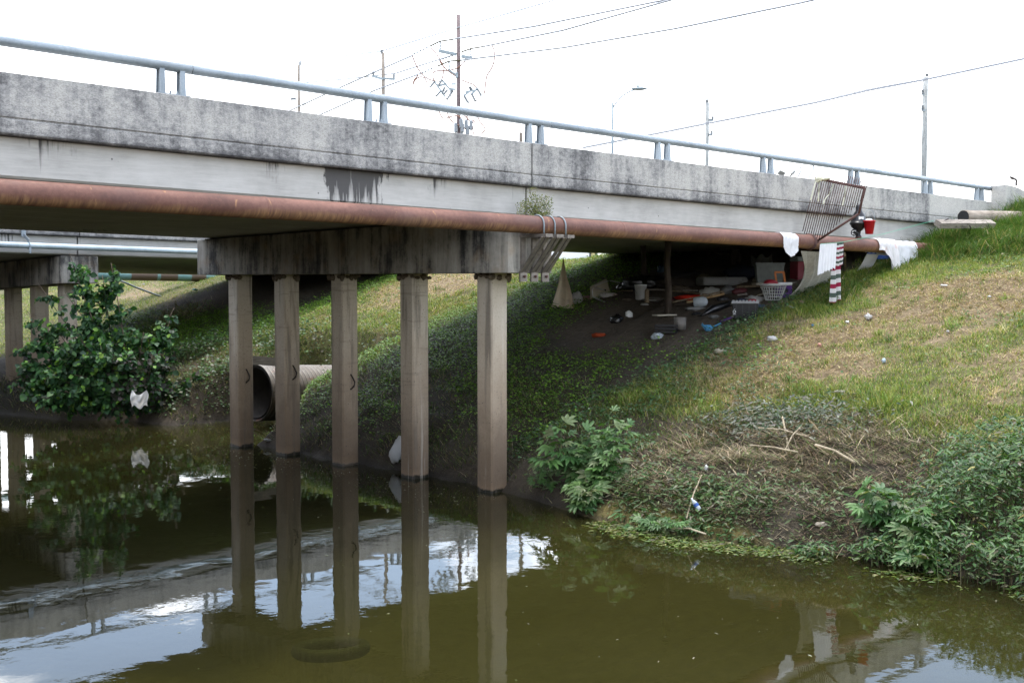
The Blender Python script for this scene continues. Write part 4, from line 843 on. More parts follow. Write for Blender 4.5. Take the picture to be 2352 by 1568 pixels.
CL = [m_simple('dusty_brown', (.09, .07, .05), .8), m_simple('dusty_grey', (.12, .12, .115), .7), m_cloth('dusty_khaki_cloth', (.14, .125, .085)), m_simple('dusty_blue', (.04, .06, .09), .6), m_cloth('dusty_white_cloth', (.33, .32, .30)), m_simple('dusty_maroon', (.10, .022, .025), .6), BLACKP]
for k, (px, r, mi, nm, lab, cat) in enumerate((
    ((1500, 690), (.25, .10, .05), 4, 'rag', 'greyish rag flattened behind the short stake', 'rag'), ((1560, 668), (.28, .16, .10), 0, 'cloth_heap', 'brown cloth heap behind the taller dark post', 'cloth'), ((1585, 655), (.18, .12, .09), 1, 'cloth_heap', 'grey bundle behind the brown cloth heap', 'cloth'),
    ((1660, 690), (.16, .10, .06), 6, 'trash_bag', 'small black bag right of the soiled white cloth', 'rubbish bag'), ((1690, 700), (.20, .12, .06), 2, 'cloth_heap', 'khaki cloth heap between boards and black tote', 'cloth'), ((1672, 672), (.14, .12, .12), 1, 'paint_can', 'dusty grey can lump under the pale shelf', 'can'),
    ((1735, 690), (.22, .10, .08), 4, 'plastic_bag', 'whitish film bag tangled left of the laundry basket', 'bag'), ((1745, 705), (.16, .10, .05), 3, 'cloth_heap', 'dusty blue rag behind the black tote', 'rag'), ((1700, 672), (.20, .10, .07), 5, 'cloth_heap', 'maroon cloth at the foot of the pale shelf', 'cloth'), ((1620, 642), (.20, .14, .10), 2, 'cloth_heap', 'khaki bundle at the left corner of the mattress', 'cloth'),
    ((1545, 690), (.12, .08, .05), 5, 'food_wrapper', 'dusty maroon packet beside the red cloth', 'wrapper'), ((1480, 700), (.10, .07, .03), 4, 'litter_scrap', 'pale scrap below the short stake', 'scrap'), ((1440, 690), (.12, .08, .04), 0, 'litter_scrap', 'brown scrap below the black rubbish bag', 'scrap'), ((1600, 722), (.11, .06, .04), 6, 'litter_scrap', 'black scrap under the pale twisted rag', 'scrap'),
    ((1555, 755), (.22, .06, .04), 0, 'stick_pile', 'dark twigs piled right of the grey bucket', 'twigs'), ((1640, 730), (.12, .07, .05), 1, 'litter_scrap', 'grey scrap at the end of the rolled black sheet', 'scrap'), ((1755, 655), (.25, .18, .16), 2, 'cloth_heap', 'khaki cloth heap behind the storage tub shelf', 'cloth'))):
    heap(nm, px, r, CL[mi], lab, cat, 300 + k, .6, 3.6)
# ------------------------------------------------------------------ log, timber, bits on the parapet
le = on(ZE(1385, 1048), 1, 13.95); re = on(ZE(2420, 1062), 1, 13.55)
d = re - le; d /= np.linalg.norm(d); lr = .168
lg = thing('wooden_log', le, 'thick grey log with a dark sawn end lying on the bank by the bridge end', 'log')
m = M(); n_ = 22; m.tube([le + d * t * np.linalg.norm(re - le) for t in np.linspace(0, 1, 12)], lr, n_); m.build('trunk', m_wood('log_wood', (.20, .165, .13), (.30, .255, .21), (.4, 3, 3), 4), lg, smooth=True)
m = M(); m.lathe(le - d * .004, [(0, 0), (lr * .96, 0), (lr * .96, .003), (0, .003)], 20, d, False); m.build('sawn_end', m_simple('charred_end', (.02, .019, .02), .8), lg)
ta = on(ZE(985, 1160), 1, 13.85); tb_ = on(ZE(1840, 1160), 1, 13.35)
m = M(); m.bar(ta, tb_, .22, .15, (0, -.5, .86)); tag(m.build('timber_beam', GREYW, bevel=.008), 'grey squared timber lying in the grass in front of the log', 'timber')
m = M(); e = on(ZE(1050, 1130), 1, 13.8); e2 = on(ZE(1150, 1072), 1, 13.8); m.bar(e, e2, .04, .02); m.bar(on(ZE(1480, 1180), 1, 13.42), on(ZE(1510, 1235), 1, 13.4), .02, .02); tag(m.build('timber_bracket', ROPE), 'small black bracket sticking up from the squared timber', 'bracket')
yp = 14.8
for (p1, p2, lab) in (((845, 345), (925, 385), 'flat reflector panel lying on the parapet, left of the two'), ((1030, 395), (1095, 340), 'flat reflector panel tilted up on the parapet, right of the two')):
    a_, b_ = on(ZG(*p1), 1, yp), on(ZG(*p2), 1, yp); m = M(); m.bar(a_, b_, .10, .03, (0, 1, 1)); tag(m.build('reflector_panel', m_simple('striped_grey_panel', (.22, .22, .20), .5)), lab, 'reflector')
for pts_, lab in (([(1148, 412), (1195, 320), (1190, 280), (1165, 256)], 'shorter bent rod standing on the parapet'), ([(1320, 435), (1345, 385), (1390, 300), (1388, 255), (1362, 232)], 'taller bent rod with a pale foot standing on the parapet')):
    m = M(); m.tube([on(ZG(*q_), 1, yp) for q_ in pts_], .014, 7); tag(m.build('bent_rod', LAMPW, smooth=True), lab, 'rod', 'bent rods on the parapet')
m = M(); m.tube([on(ZE(2213, 565), 1, 14.9), on(ZE(2213, 510), 1, 14.9), on(ZE(2218, 480), 1, 14.9), on(ZE(2200, 455), 1, 14.9)], .03, 7); m.tube([on(ZE(2200, 462), 1, 14.9), on(ZE(2150, 440), 1, 14.9), on(ZE(2105, 416), 1, 14.9)], [.03, .045, .01], 7); tag(m.build('bent_fitting', ROPE, smooth=True), 'dark bent metal fitting sticking up behind the wing wall', 'fitting')
# weeds rooted in the joint over the pier cap are built with the plants below

# ------------------------------------------------------------------ poles, lamp and wires
def insulator(m, a, b, r=.07, n=6):
    a = np.array(a); b = np.array(b); P_ = []; rr = []
    for k in range(n):
        for t, q_ in ((0, .35), (.25, 1.), (.5, 1.), (.75, .35)): P_.append(a + (b - a) * ((k + t) / n)); rr.append(r * q_)
    P_.append(b); rr.append(r * .35); m.tube(P_, rr, 8)
def pole(px, ytop, depth, r, mat, lab, hw=()):
    top = far((px, ytop), depth); base = np.array([top[0], top[1], 5.3])
    t = thing('utility_pole', base, lab, 'utility pole', 'utility poles beyond the bridge')
    m = M(); m.tube([base - np.array([0, 0, .4]), (base + top) / 2, top], [r * 1.25, r * 1.1, r], 12); m.build('pole_shaft', mat, t, smooth=True)
    return t
D = 80.
mp = pole(1053, 35, D, .125, CORTEN, 'tall brown steel utility pole with switch gear and dangling cables')
fz = lambda x, y: far(ZP(x, y), D)
m = M(); m.bar(fz(440, 470), fz(672, 518), .20, .2); m.bar(fz(735, 540), fz(880, 570), .20, .2); m.build('crossarm', LIGHTST, mp)
for a, b in (((460, 465), (460, 350)), ((862, 565), (862, 450)), ((576, 720), (576, 615))):
    m = M(); insulator(m, fz(*a), fz(*b), .085); m.build('insulator', INSUL, mp, smooth=True)
m = M(); m.bar(fz(576, 725), fz(672, 785), .1, .1); m.bar(fz(678, 755), fz(678, 825), .15, .2); m.build('insulator_bracket', LIGHTST, mp)
for pts_ in ([(318, 415), (460, 345), (628, 322)], [(735, 487), (862, 442), (1015, 417)], [(420, 675), (572, 607), (735, 594)]):
    m = M(); m.tube([fz(*q_) for q_ in pts_], .055, 6); m.build('line_guard', m_simple('olive_line_guard', (.10, .085, .05), .6), mp, smooth=True)
for pts_ in ([(105, 515), (215, 460), (310, 418)], [(180, 778), (260, 745), (370, 695)], [(440, 595), (520, 565), (650, 522)]):
    m = M(); insulator(m, fz(*pts_[0]), fz(*pts_[2]), .06, 5); m.build('strain_insulator', INSUL, mp, smooth=True)
# two fused-switch banks
for fr_ in ([(385, 875), (520, 1065)], [(480, 850), (620, 1015)], [(440, 930), (545, 900)], [(575, 965), (665, 975)], [(610, 905), (668, 905)], [(765, 1060), (845, 1000)], [(860, 1045), (950, 960)], [(790, 1010), (910, 985)]):
    m = M(); m.bar(fz(*fr_[0]), fz(*fr_[1]), .10, .12); m.build('switch_frame', LIGHTST, mp)
for i_ in ([(385, 872), (330, 945)], [(485, 850), (435, 925)], [(520, 945), (485, 1020)], [(465, 1000), (408, 1062)], [(558, 975), (502, 1045)], [(605, 1020), (550, 1105)], [(625, 985), (600, 1020)], [(775, 1060), (825, 1150)], [(875, 1035), (920, 1130)], [(945, 965), (1000, 1060)], [(845, 940), (870, 985)]):
    m = M(); insulator(m, fz(*i_[0]), fz(*i_[1]), .115, 7); m.build('switch_insulator', INSUL, mp, smooth=True)
for pts_ in ([(325, 950), (405, 1065), (432, 1120)], [(225, 937), (325, 940)], [(480, 1030), (550, 1108), (572, 1145)], [(595, 1060), (660, 1130)], [(825, 1155), (890, 1100)], [(920, 1135), (1000, 1062)], [(1015, 1050), (1105, 1092)], [(605, 1048), (670, 1054)]):
    m = M(); m.tube([fz(*q_) for q_ in pts_], .028, 5); m.build('switch_rod', STEEL, mp)
def smoothpath(pts_, k=6):
    P_ = [np.array(p, float) for p in pts_]; P_ = [2 * P_[0] - P_[1]] + P_ + [2 * P_[-1] - P_[-2]]; o_ = []
    for i in range(1, len(P_) - 2):
        for t in np.linspace(0, 1, k, endpoint=False):
            a, b, c, d_ = P_[i - 1:i + 3]; o_.append(.5 * ((2 * b) + (-a + c) * t + (2 * a - 5 * b + 4 * c - d_) * t * t + (-a + 3 * b - 3 * c + d_) * t ** 3))
    return o_ + [P_[-2]]
for pts_ in ([(330, 430), (400, 500), (460, 590), (505, 680), (500, 770), (483, 845)], [(97, 540), (150, 670), (220, 770), (310, 840), (400, 865), (460, 865)], [(790, 600), (740, 655), (670, 700), (560, 728), (420, 733), (370, 760), (365, 810), (380, 860)],
             [(178, 785), (120, 850), (108, 905), (135, 850), (200, 812), (260, 830), (285, 890)], [(450, 605), (490, 660), (570, 740), (670, 808)], [(737, 850), (810, 880), (890, 910), (935, 955)], [(1135, 398), (1165, 470), (1165, 600), (1130, 700), (1075, 790), (1055, 880), (1045, 980), (1030, 1040)],
             [(440, 1240), (470, 1320), (520, 1352), (600, 1330), (690, 1320), (735, 1360), (740, 1400)], [(550, 1260), (575, 1340), (640, 1410), (740, 1460), (800, 1500), (825, 1560)], [(750, 1290), (830, 1370), (880, 1450), (895, 1560)], [(935, 1315), (985, 1400), (1045, 1495), (980, 1565)], [(870, 1400), (890, 1380), (908, 1390), (895, 1405), (870, 1410)], [(808, 1300), (815, 1360), (805, 1430)]):
    m = M(); m.tube(smoothpath([fz(*q_) for q_ in pts_]), .046, 6); m.build('jumper_cable', CABLE, mp, smooth=True)
for (x_, y_) in ((735, 1440), (800, 1455), (863, 1465), (750, 1500), (663, 1500), (820, 1530)):
    m = M(); m.lathe(fz(x_, y_ + 40) , [(.05, -1.2), (.05, 0), (.12, .05), (.12, .55), (.05, .65)], 8); m.build('cable_termination', INSUL, mp)
def dist_pole(px, ytop, dp, r, lab, arms, mat=POLEW):
    t = pole(px, ytop, dp, r, mat, lab)
    for kind, pts_ in arms:
        m = M()
        if kind == 'arm': m.bar(far(pts_[0], dp), far(pts_[1], dp), .14, .14); m.build('crossarm', LIGHTST, t)
        else: insulator(m, far(pts_[0], dp), far(pts_[1], dp), .11 if kind == 'ins' else .16, 4); m.build('insulator', INSUL, t, smooth=True)
    return t
dist_pole(880, 122, D, .115, 'wooden utility pole with a steel crossarm left of the brown pole', [('arm', [Z2(318, 513), Z2(392, 533)]), ('arm', [Z2(392, 528), Z2(470, 533)]), ('ins', [Z2(326, 512), Z2(326, 480)]), ('ins', [Z2(463, 530), Z2(463, 500)]), ('ins', [Z2(381, 362), Z2(381, 336)])])
dist_pole(686, 150, 95., .10, 'slim wooden utility pole, leftmost behind the rail', [('ins', [Z1(2016, 440), Z1(2016, 415)]), ('big', [Z1(1955, 665), Z1(1990, 665)]), ('big', [Z1(2030, 705), Z1(2055, 695)])])
PALEW = m_wood('flare_paled_pole_wood', (.24, .25, .24), (.34, .35, .34), (6, 6, .3), 3)  # paler copy of the pole wood, lens flare put into its colour
dist_pole(1625, 236, 75., .11, 'pale wooden utility pole right of the street lamp', [('ins', [Z3(215, 690), Z3(215, 668)]), ('arm', [Z3(230, 806), Z3(254, 808)]), ('ins', [Z3(253, 808), Z3(253, 782)]), ('arm', [Z3(228, 906), Z3(248, 906)]), ('ins', [Z3(247, 908), Z3(247, 880)])], PALEW)
dist_pole(2126, 178, 75., .155, 'thick pale wooden utility pole, rightmost, above the rail end', [('ins', [Z3(1694, 515), Z3(1694, 495)]), ('arm', [Z3(1664, 632), Z3(1680, 638)]), ('ins', [Z3(1664, 634), Z3(1664, 602)]), ('arm', [Z3(1662, 740), Z3(1680, 746)]), ('ins', [Z3(1662, 742), Z3(1662, 708)])], PALEW)
p = far(Z2(1316, 892), 60.); m = M(); m.tube([(p[0], p[1], 5.2), p], .085, 9); m.tube([p, p + np.array([0, 0, .25])], .02, 5); tag(m.build('marker_post', POLEW), 'short grey post stub showing above the parapet by the pier', 'post')
dl = 62.; sl = thing('street_lamp', far((1407, 400), dl) * [1, 1, 0] + [0, 0, 5.3], 'pale street lamp with one curved arm over the bridge', 'street lamp')
b = wloc(sl); tpz = far((1407, 236), dl)
m = M(); m.tube([b, tpz], [.10, .055], 10); m.build('lamp_pole', LAMPW, sl, smooth=True)
m = M(); m.tube(smoothpath([far(Z2(*q_), dl) for q_ in ((1936, 725), (1958, 690), (2000, 645), (2050, 615), (2085, 603))]), .035, 8); m.build('lamp_arm', LAMPW, sl, smooth=True)
m = M(); e = far(Z2(2112, 597), dl); m.blob(e, (.42, .16, .09), 1, .05, 1, 14, 8, face(0)); m.lathe(far(Z2(2103, 588), dl), [(.06, 0), (.06, .1), (.03, .12)], 8); m.build('lamp_head', LAMPW, sl, smooth=True)
def wire(pts_, r, lab, grp='overhead wires', rk=3.7):
    m = M(); m.tube(pts_, r * rk, 6); return tag(m.build('overhead_wire', WIREM), lab, 'wire', grp)
w2 = lambda *q_: [far(Z2(*a[:2]), a[2] if len(a) > 2 else D) for a in q_]
wire(w2((-200, 420, 100), (0, 392, 95), (380, 345), (885, 190), (1550, 0, 74), (1900, -110, 68)), .011, 'faint top wire passing the brown pole near its top')
wire(w2((628 * .0 + 860, 265), (1400, 180, 74), (2290, 0, 66), (2600, -70, 62)), .016, 'wire climbing right from the left arm of the brown pole')
wire(w2((1060, 315), (1600, 205, 73), (2330, 0, 64), (2700, -110, 60)), .016, 'wire climbing right from the right arm of the brown pole')
wire(w2((915, 406), (1600, 322, 75), (2352, 194, 68), (3200, 20, 62), (3500, -50, 60)), .016, 'lowest long wire running right from the brown pole to the top edge')
wire(w2((592, 372), (300, 500), (0, 635, 84), (-400, 820, 92)), .015, 'wire falling left from the upper strain insulator')
wire(w2((850, 375), (470, 495), (140, 532, 90), (-180, 560, 96)), .013, 'wire from the brown pole to the crossarm of the wooden pole')
wire(w2((628, 500), (330, 610), (0, 757, 86), (-400, 930, 95)), .015, 'wire falling left from the lower strain insulator')
for k, (dy, lab) in enumerate(((0, 'upper line of the cable bundle crossing the two pale poles'), (7, 'middle line of the cable bundle crossing the two pale poles'), (13, 'lowest line of the cable bundle crossing the two pale poles'))):
    ys_ = [(-620, 985 + dy), (0, 865 + dy), (215, 822 + dy), (950, 680 + dy), (1300, 600 + dy * .9), (1690, 530 + dy * .6), (2346, 392 + dy * .6), (2700, 310 + dy * .6)]
    wire([far(Z3(x_, y_), 72.) for x_, y_ in ys_], .016 if k < 2 else .020, lab, rk=1.7)
# pale building on the far top of the bank
b = far((1292, 575), 62.); t = thing('white_building', (b[0], b[1], 4.4), 'corner of a white flat building seen under the bridge beyond the grass', 'building')
A = face(0); bb = far((1300, 592), 62.); zb_ = 4.3
m = M(); m.box(far((1255, 570), 62.) * [1, 1, 0] + [0, 0, zb_ + 1.1], (4.2, 3, 2.2), A); m.build('wall', WALLP, t)
m = M(); m.box(far((1350, 570), 62.3) * [1, 1, 0] + [0, 0, zb_ + .9], (.9, 2, 1.8), A); m.build('gate', m_simple('dark_gate', (.05, .06, .07), .6), t)
m = M(); m.box(far((1362, 572), 61.) * [1, 1, 0] + [0, 0, zb_ + 1.], (.18, .18, 2.0), A); m.build('corner_post', m_simple('yellow_post', (.5, .42, .20), .7), t)

# ------------------------------------------------------------------ litter
def litter(name, px, r, mat, lab, cat, seed, lift=.5):
    b = at_ground(px); b = np.array([b[0], b[1], float(ground(b[0], b[1]))]); m = M(); r = np.array(r) * [.72, .65, .55]; m.blob(b + np.array([0, 0, r[2] * lift + .04]), r, seed, .95, 3.2, 18, 12, face(seed * 37 % 180)); return tag(m.build(name, mat, smooth=True), lab, cat, 'litter on the banks')
z6 = Z6
for i, (p_, r, mt, lab, cat) in enumerate([
    (z6(648, 785), (.15, .09, .09), BAGW, 'white plastic bag in the mown grass, the largest on the slope', 'bag'),
    (z6(300, 868), (.17, .08, .09), m_cloth('brown_white_film', (.5, .45, .36), stain=(.2, .2, .2)), 'tan and white crumpled bag in the grass left of the white one', 'bag'),
    (z6(1300, 640), (.10, .08, .10), BAGW, 'thin pale bag standing in the grass below the towels', 'bag'),
    (z6(925, 688), (.11, .04, .03), LIGHTB, 'pale blue wrapper lying in the grass', 'wrapper'),
    (z6(848, 537), (.10, .07, .07), PINKP, 'pink rag in the weeds below the lace curtain', 'rag'),
    (z6(1157, 667), (.05, .04, .04), PLASTW, 'tiny white scrap right of the pale blue wrapper', 'scrap'),
    (z6(1805, 420), (.09, .05, .03), PLASTW, 'white scrap on the dry patch high on the right', 'scrap'),
    (z6(2112, 497), (.06, .04, .03), PLASTW, 'white scrap far right on the dry patch', 'scrap'),
    (z6(1832, 732), (.08, .05, .04), BAGW, 'white film scrap at the lower edge of the dry patch', 'scrap'),
    (z6(973, 825), (.05, .04, .06), m_simple('red_white_wrapper', (.5, .25, .2), .5), 'small red and white wrapper in the straw', 'wrapper'),
    (z6(1403, 933), (.05, .04, .07), m_simple('pale_blue_scrap', (.4, .5, .58), .5), 'pale bluish scrap standing in the green grass', 'scrap'),
    (z6(1110, 1140), (.12, .04, .04), BOARDP, 'tan scrap of card low in the grass', 'card'),
    (z6(530, 605), (.10, .06, .06), ORANGEP, 'orange plastic scrap under the weeds by the black tote', 'scrap'),
    ((1622, 1085), (.05, .04, .08), PLASTW, 'white bottle standing among the dead reeds', 'bottle'),
    ((925, 655), (.10, .06, .05), BAGW, 'white scrap on the sunlit grass between the bridges', 'scrap'),
    ((410, 747), (.07, .05, .05), BAGW, 'white scrap above the dead stalks right of the mulberry', 'scrap'),
    ((448, 668), (.12, .05, .05), TEALP, 'turquoise can lying on the far grass slope', 'can'),
    ((330, 655), (.07, .05, .04), BAGW, 'white scrap on the far slope below the hose', 'scrap'),
    ((570, 738), (.16, .08, .06), BAGW, 'flat white scrap on the bank left of the first column', 'scrap'),
    ((735, 876), (.09, .05, .05), BAGW, 'white foam lump on the mound beside the culvert', 'scrap'),
    ((615, 1015), (.12, .05, .04), BAGW, 'white foam scrap at the waterline between the first columns', 'scrap'),
    ((1283, 695), (.05, .04, .03), BAGW, 'white scrap on the dirt below the canvas sheet', 'scrap'),
    ((1560, 1157), (.0, .0, .0), None, '', ''),
    ((2330, 1115), (.14, .10, .12), m_cloth('brown_bag_film', (.38, .26, .18), trans=.3), 'brown plastic bag caught in the weeds at the right edge', 'bag'),
    ((2310, 1075), (.12, .08, .10), m_cloth('yellowish_bag_film', (.40, .33, .19), trans=.3), 'yellowish torn bag above the brown one in the weeds', 'bag'),
    ((1885, 1215), (.10, .06, .07), m_simple('tan_scrap', (.42, .36, .28), .7), 'pale tan lump among the weeds at the water edge', 'scrap')]):
    if mt is not None: litter({'bag': 'plastic_bag', 'scrap': 'litter_scrap', 'wrapper': 'food_wrapper', 'rag': 'rag', 'card': 'card_scrap', 'bottle': 'foam_bottle', 'can': 'drink_can'}[cat], p_, r, mt, lab, cat, 101 + i)
b = at_ground((1596, 1168)); bt_ = thing('water_bottle', b, 'clear water bottle with a blue band lying in the dead reeds', 'bottle'); d = RT * .5 - np.array([0, 0, .7]) - FLAT * .3; d = -d / np.linalg.norm(d); q_ = b - FLAT * .15 - d * .08 + np.array([0, 0, .08])
m = M(); m.lathe(q_, [(0, 0), (.036, .0), (.038, .02), (.038, .13), (.015, .18), (.015, .21), (0, .21)], 12, d); m.build('bottle_body', CLEARP, bt_, smooth=True)
m = M(); m.lathe(q_ + d * .06, [(.0395, 0), (.0395, .05)], 12, d, False); m.build('bottle_band', BLUEP, bt_, smooth=True)
# bag beside the fourth column, bag hung in the mulberry
b = at_ground((912, 1050)); m = M(); m.blob(b + np.array([-.1, -.1, .22]), (.17, .12, .30), 77, .3, 2.6, 18, 12, face(20)); m.v = [tuple(np.array(a_) + RT * .5 * max(0, a_[2] - b[2] - .1)) for a_ in m.v]; tag(m.build('plastic_bag', BAGW, smooth=True), 'white plastic bag at the waterline left of the fourth column', 'bag', 'litter on the banks')
bb = far((320, 915), 30.9); m = M()
def bagf(u, v):
    w = .24 + .04 * math.sin(v * 5); return bb + RT * ((u - .5) * w * 2 * (.75 + .25 * v)) + np.array([0, 0, .22 - .44 * v - .12 * math.sin(math.pi * u) * (1 - v) + .05 * math.sin(u * 9) * v]) + FLAT * (-.10 * math.sin(math.pi * u) * math.sin(math.pi * min(1, v + .2)) + .03 * math.sin(u * 13 + v * 7))
m.sheet(bagf, 16, 14); tag(m.build('plastic_bag', BAGW, smooth=True), 'dirty white shopping bag snagged under the mulberry above the water', 'bag', 'litter on the banks')
# tyre on the creek bed, barely under the surface
tc = on((760, 1490), 2, -.30); m = M(); rr = .37
for k in range(1): m.tube([tc + np.array([rr * math.cos(w), rr * math.sin(w), .0 + .04 * math.cos(w + 2)]) for w in np.linspace(0, 6.2832, 40)], .07, 10, False)
tag(m.build('sunken_tyre', TYRE, smooth=True), 'old tyre lying just under the creek surface in the foreground', 'tyre')
print('built objects')

# ------------------------------------------------------------------ vegetation (leaf by leaf, blade by blade)
def unit(a): return a / (np.linalg.norm(a, axis=-1, keepdims=True) + 1e-9)
def blades(name, P, hgt, wid, lean, col, mat, bend=.5, flat=None):
    """P (n,3) roots; each blade two quads and a tip"""
    n = len(P); az = rng.random(n) * 2 * np.pi; dirv = np.stack([np.cos(az), np.sin(az), np.zeros(n)], 1)
    if flat is not None: dirv = unit(dirv + flat)
    sd = np.stack([-dirv[:, 1], dirv[:, 0], np.zeros(n)], 1)
    upv = np.array([0, 0, 1.])
    l1 = unit(dirv * lean[:, None] + upv); l2 = unit(dirv * (lean + bend * (.4 + rng.random(n)))[:, None] + upv * (1 - .3 * rng.random(n))[:, None])
    h = hgt[:, None]; w = wid[:, None]
    a = P - sd * w / 2; b = P + sd * w / 2; m1 = P + l1 * h * .5; c = m1 - sd * w * .4; d = m1 + sd * w * .4; t = m1 + l2 * h * .5
    V = np.stack([a, b, d, c, t], 1).reshape(-1, 3)
    base = (np.arange(n) * 5)[:, None]
    F4 = base + np.array([0, 1, 2, 3]); F3 = base + np.array([3, 2, 4])
    flat_ = np.concatenate([F4.ravel(), F3.ravel()]); sizes = np.concatenate([np.full(n, 4), np.full(n, 3)])
    return big_mesh(name, V, flat_, sizes, mat, np.repeat(col, 5, 0))
OVATE = np.array([[0, 0, 0], [.34, .28, .05], [.40, .52, .06], [.22, .82, .0], [0, 1, -.12], [-.22, .82, .0], [-.40, .52, .06], [-.34, .28, .05], [0, .5, -.03]])
OV_F = [(0, 1, 2, 8), (8, 2, 3, 4), (0, 8, 6, 7), (8, 4, 5, 6)]
LANCE = np.array([[0, 0, 0], [.16, .35, .03], [.10, .72, -.02], [0, 1, -.14], [-.10, .72, -.02], [-.16, .35, .03]]); LA_F = [(0, 1, 2, 3), (0, 3, 4, 5)]
def palm_shape():
    V = []; Fc = []
    for k, (ang, L) in enumerate(((-62, .62), (-30, .85), (0, 1.), (30, .85), (62, .62))):
        a = R(ang); d = np.array([math.sin(a), math.cos(a)]); s = np.array([math.cos(a), -math.sin(a)])
        pts_ = [(0, 0, 0), (*(d * .45 * L + s * .13), .04), (*(d * .75 * L + s * .10), 0), (*(d * L), -.10), (*(d * .75 * L - s * .10), 0), (*(d * .45 * L - s * .13), .04)]
        o_ = len(V); V += pts_; Fc += [(o_, o_ + 1, o_ + 2, o_ + 3), (o_, o_ + 3, o_ + 4, o_ + 5)]
    return np.array(V), Fc
PALM, PA_F = palm_shape()
def leaves(name, P, tip, nrm, size, col, mat, shape=OVATE, faces=OV_F, parent=None, link=True):
    """leaf blades: P roots, tip directions, nrm upper sides"""
    n = len(P); T = unit(tip); S = unit(np.cross(T, nrm)); Nn = np.cross(S, T)
    k = len(shape); sc = np.asarray(size)[:, None, None]
    V = P[:, None, :] + sc * (shape[None, :, 0:1] * S[:, None, :] + shape[None, :, 1:2] * T[:, None, :] + shape[None, :, 2:3] * Nn[:, None, :])
    base = (np.arange(n) * k)[:, None, None]; Fa = base + np.array(faces)[None]
    fc = Fa.reshape(-1); sizes = np.full(n * len(faces), len(faces[0]))
    V = V.reshape(-1, 3)
    if parent is not None: V = V - wloc(parent)
    o = big_mesh(name, V, fc, sizes, mat, np.repeat(col, k, 0))
    if parent is not None: o.parent = parent
    return o
def pal(cols, n, jit=.2, w=None):
    cols = np.array(cols); i = rng.choice(len(cols), n, p=w); c = cols[i] * (1 + jit * (rng.random((n, 1)) * 2 - 1)); return c * (1 + .08 * (rng.random((n, 3)) * 2 - 1))
def scatter(n, x0, x1, y0, y1, dens):
    x = x0 + (x1 - x0) * rng.random(n); y = y0 + (y1 - y0) * rng.random(n); k = rng.random(n) < dens(x, y); x, y = x[k], y[k]; return np.stack([x, y, ground(x, y)], 1)
GREEN = [(.105, .18, .028), (.145, .225, .036), (.18, .25, .05), (.075, .14, .025)]; STRAW = [(.46, .35, .19), (.54, .43, .26), (.36, .27, .15), (.44, .37, .17)]; YEL = [(.27, .28, .065), (.32, .31, .09)]
def lawn_cols(P, boost=0.):
    d = dryness(P[:, 0], P[:, 1]) + boost; n = len(P); u = rng.random(n)
    pd = np.clip(.10 + .95 * d, .04, .85); py = .34
    c = pal(GREEN, n, .12); s_ = pal(STRAW, n, .12); y_ = pal(YEL, n, .12)
    c = np.where((u < pd)[:, None], s_, np.where((u < pd + (1 - pd) * py)[:, None], y_, c)); return c, d, u < pd
# broad-leaved ground cover
def cover(name, n, box, dens, smin, smax, cols, w, lab, hmax=.10, mat=LEAFM, shape=OVATE, faces=OV_F, tall=None):
    P = scatter(n, *box, dens); n = len(P); hh = hmax * rng.random(n) ** .8 * (.5 + fbm(P[:, 0] * 1.5, P[:, 1] * 1.5, 111)); P[:, 2] += hh
    az = rng.random(n) * 2 * np.pi; el = -.1 + .7 * rng.random(n)
    tipv = np.stack([np.cos(az) * np.cos(el), np.sin(az) * np.cos(el), np.sin(el) * .6 - .25], 1); nr = np.stack([.5 * rng.normal(size=n), .5 * rng.normal(size=n), np.ones(n)], 1) + np.array([-.25, -.15, 0])
    return tag(leaves(name, P, tipv, unit(nr), smin + (smax - smin) * rng.random(n) ** 1.4, pal(cols, n, .3, w), mat, shape, faces), lab, 'ground cover', kind='stuff')
# short mown grass on the three strips of slope
P = np.concatenate([scatter(330000, 17.0, 34.5, 3.5, 15.8, lambda x, y: lawn(x, y) * np.where(x - .45 * y > 30, 0, 1) * (y > .36 * x)),
                    scatter(90000, 18.2, 32, 24.0, 32.8, lambda x, y: lawn(x, y)), scatter(60000, 15.5, 30, 40.5, 58, lambda x, y: lawn(x, y))])
col, d, isdry = lawn_cols(P); n = len(P)
greener = sst(20.3, 18.5, P[:, 0]) * (P[:, 1] < 16); edge = sst(13.3, 14.6, P[:, 1]) * (P[:, 1] < 16)
hg = (.055 + .085 * rng.random(n) ** 1.5) * (1 + .8 * greener + .9 * edge) * np.where(isdry, .75, 1.) * np.where(P[:, 1] > 24, 1.1, 1)
hg = hg * (.35 + 1.3 * fbm(P[:, 0] * 2.3, P[:, 1] * 2.3, 91) ** 1.3)
keep = rng.random(n) > np.clip(sst(.25, .7, d) * .6 + .75 * sst(.60, .70, fbm(P[:, 0] * 2.9, P[:, 1] * 2.9, 92)), 0, .95)
P, col, hg, isdry = P[keep], col[keep], hg[keep], isdry[keep]; n = len(P)
wd = .006 + .007 * rng.random(n) + np.where(P[:, 1] > 24, .006, 0)
tag(blades('grass', P, hg, wd, np.where(isdry, 1.3, .6) * (.4 + 1.3 * rng.random(n)), col, GRASSM, 1.2), 'short patchy green and straw-coloured grass on the slopes', 'grass', kind='stuff')
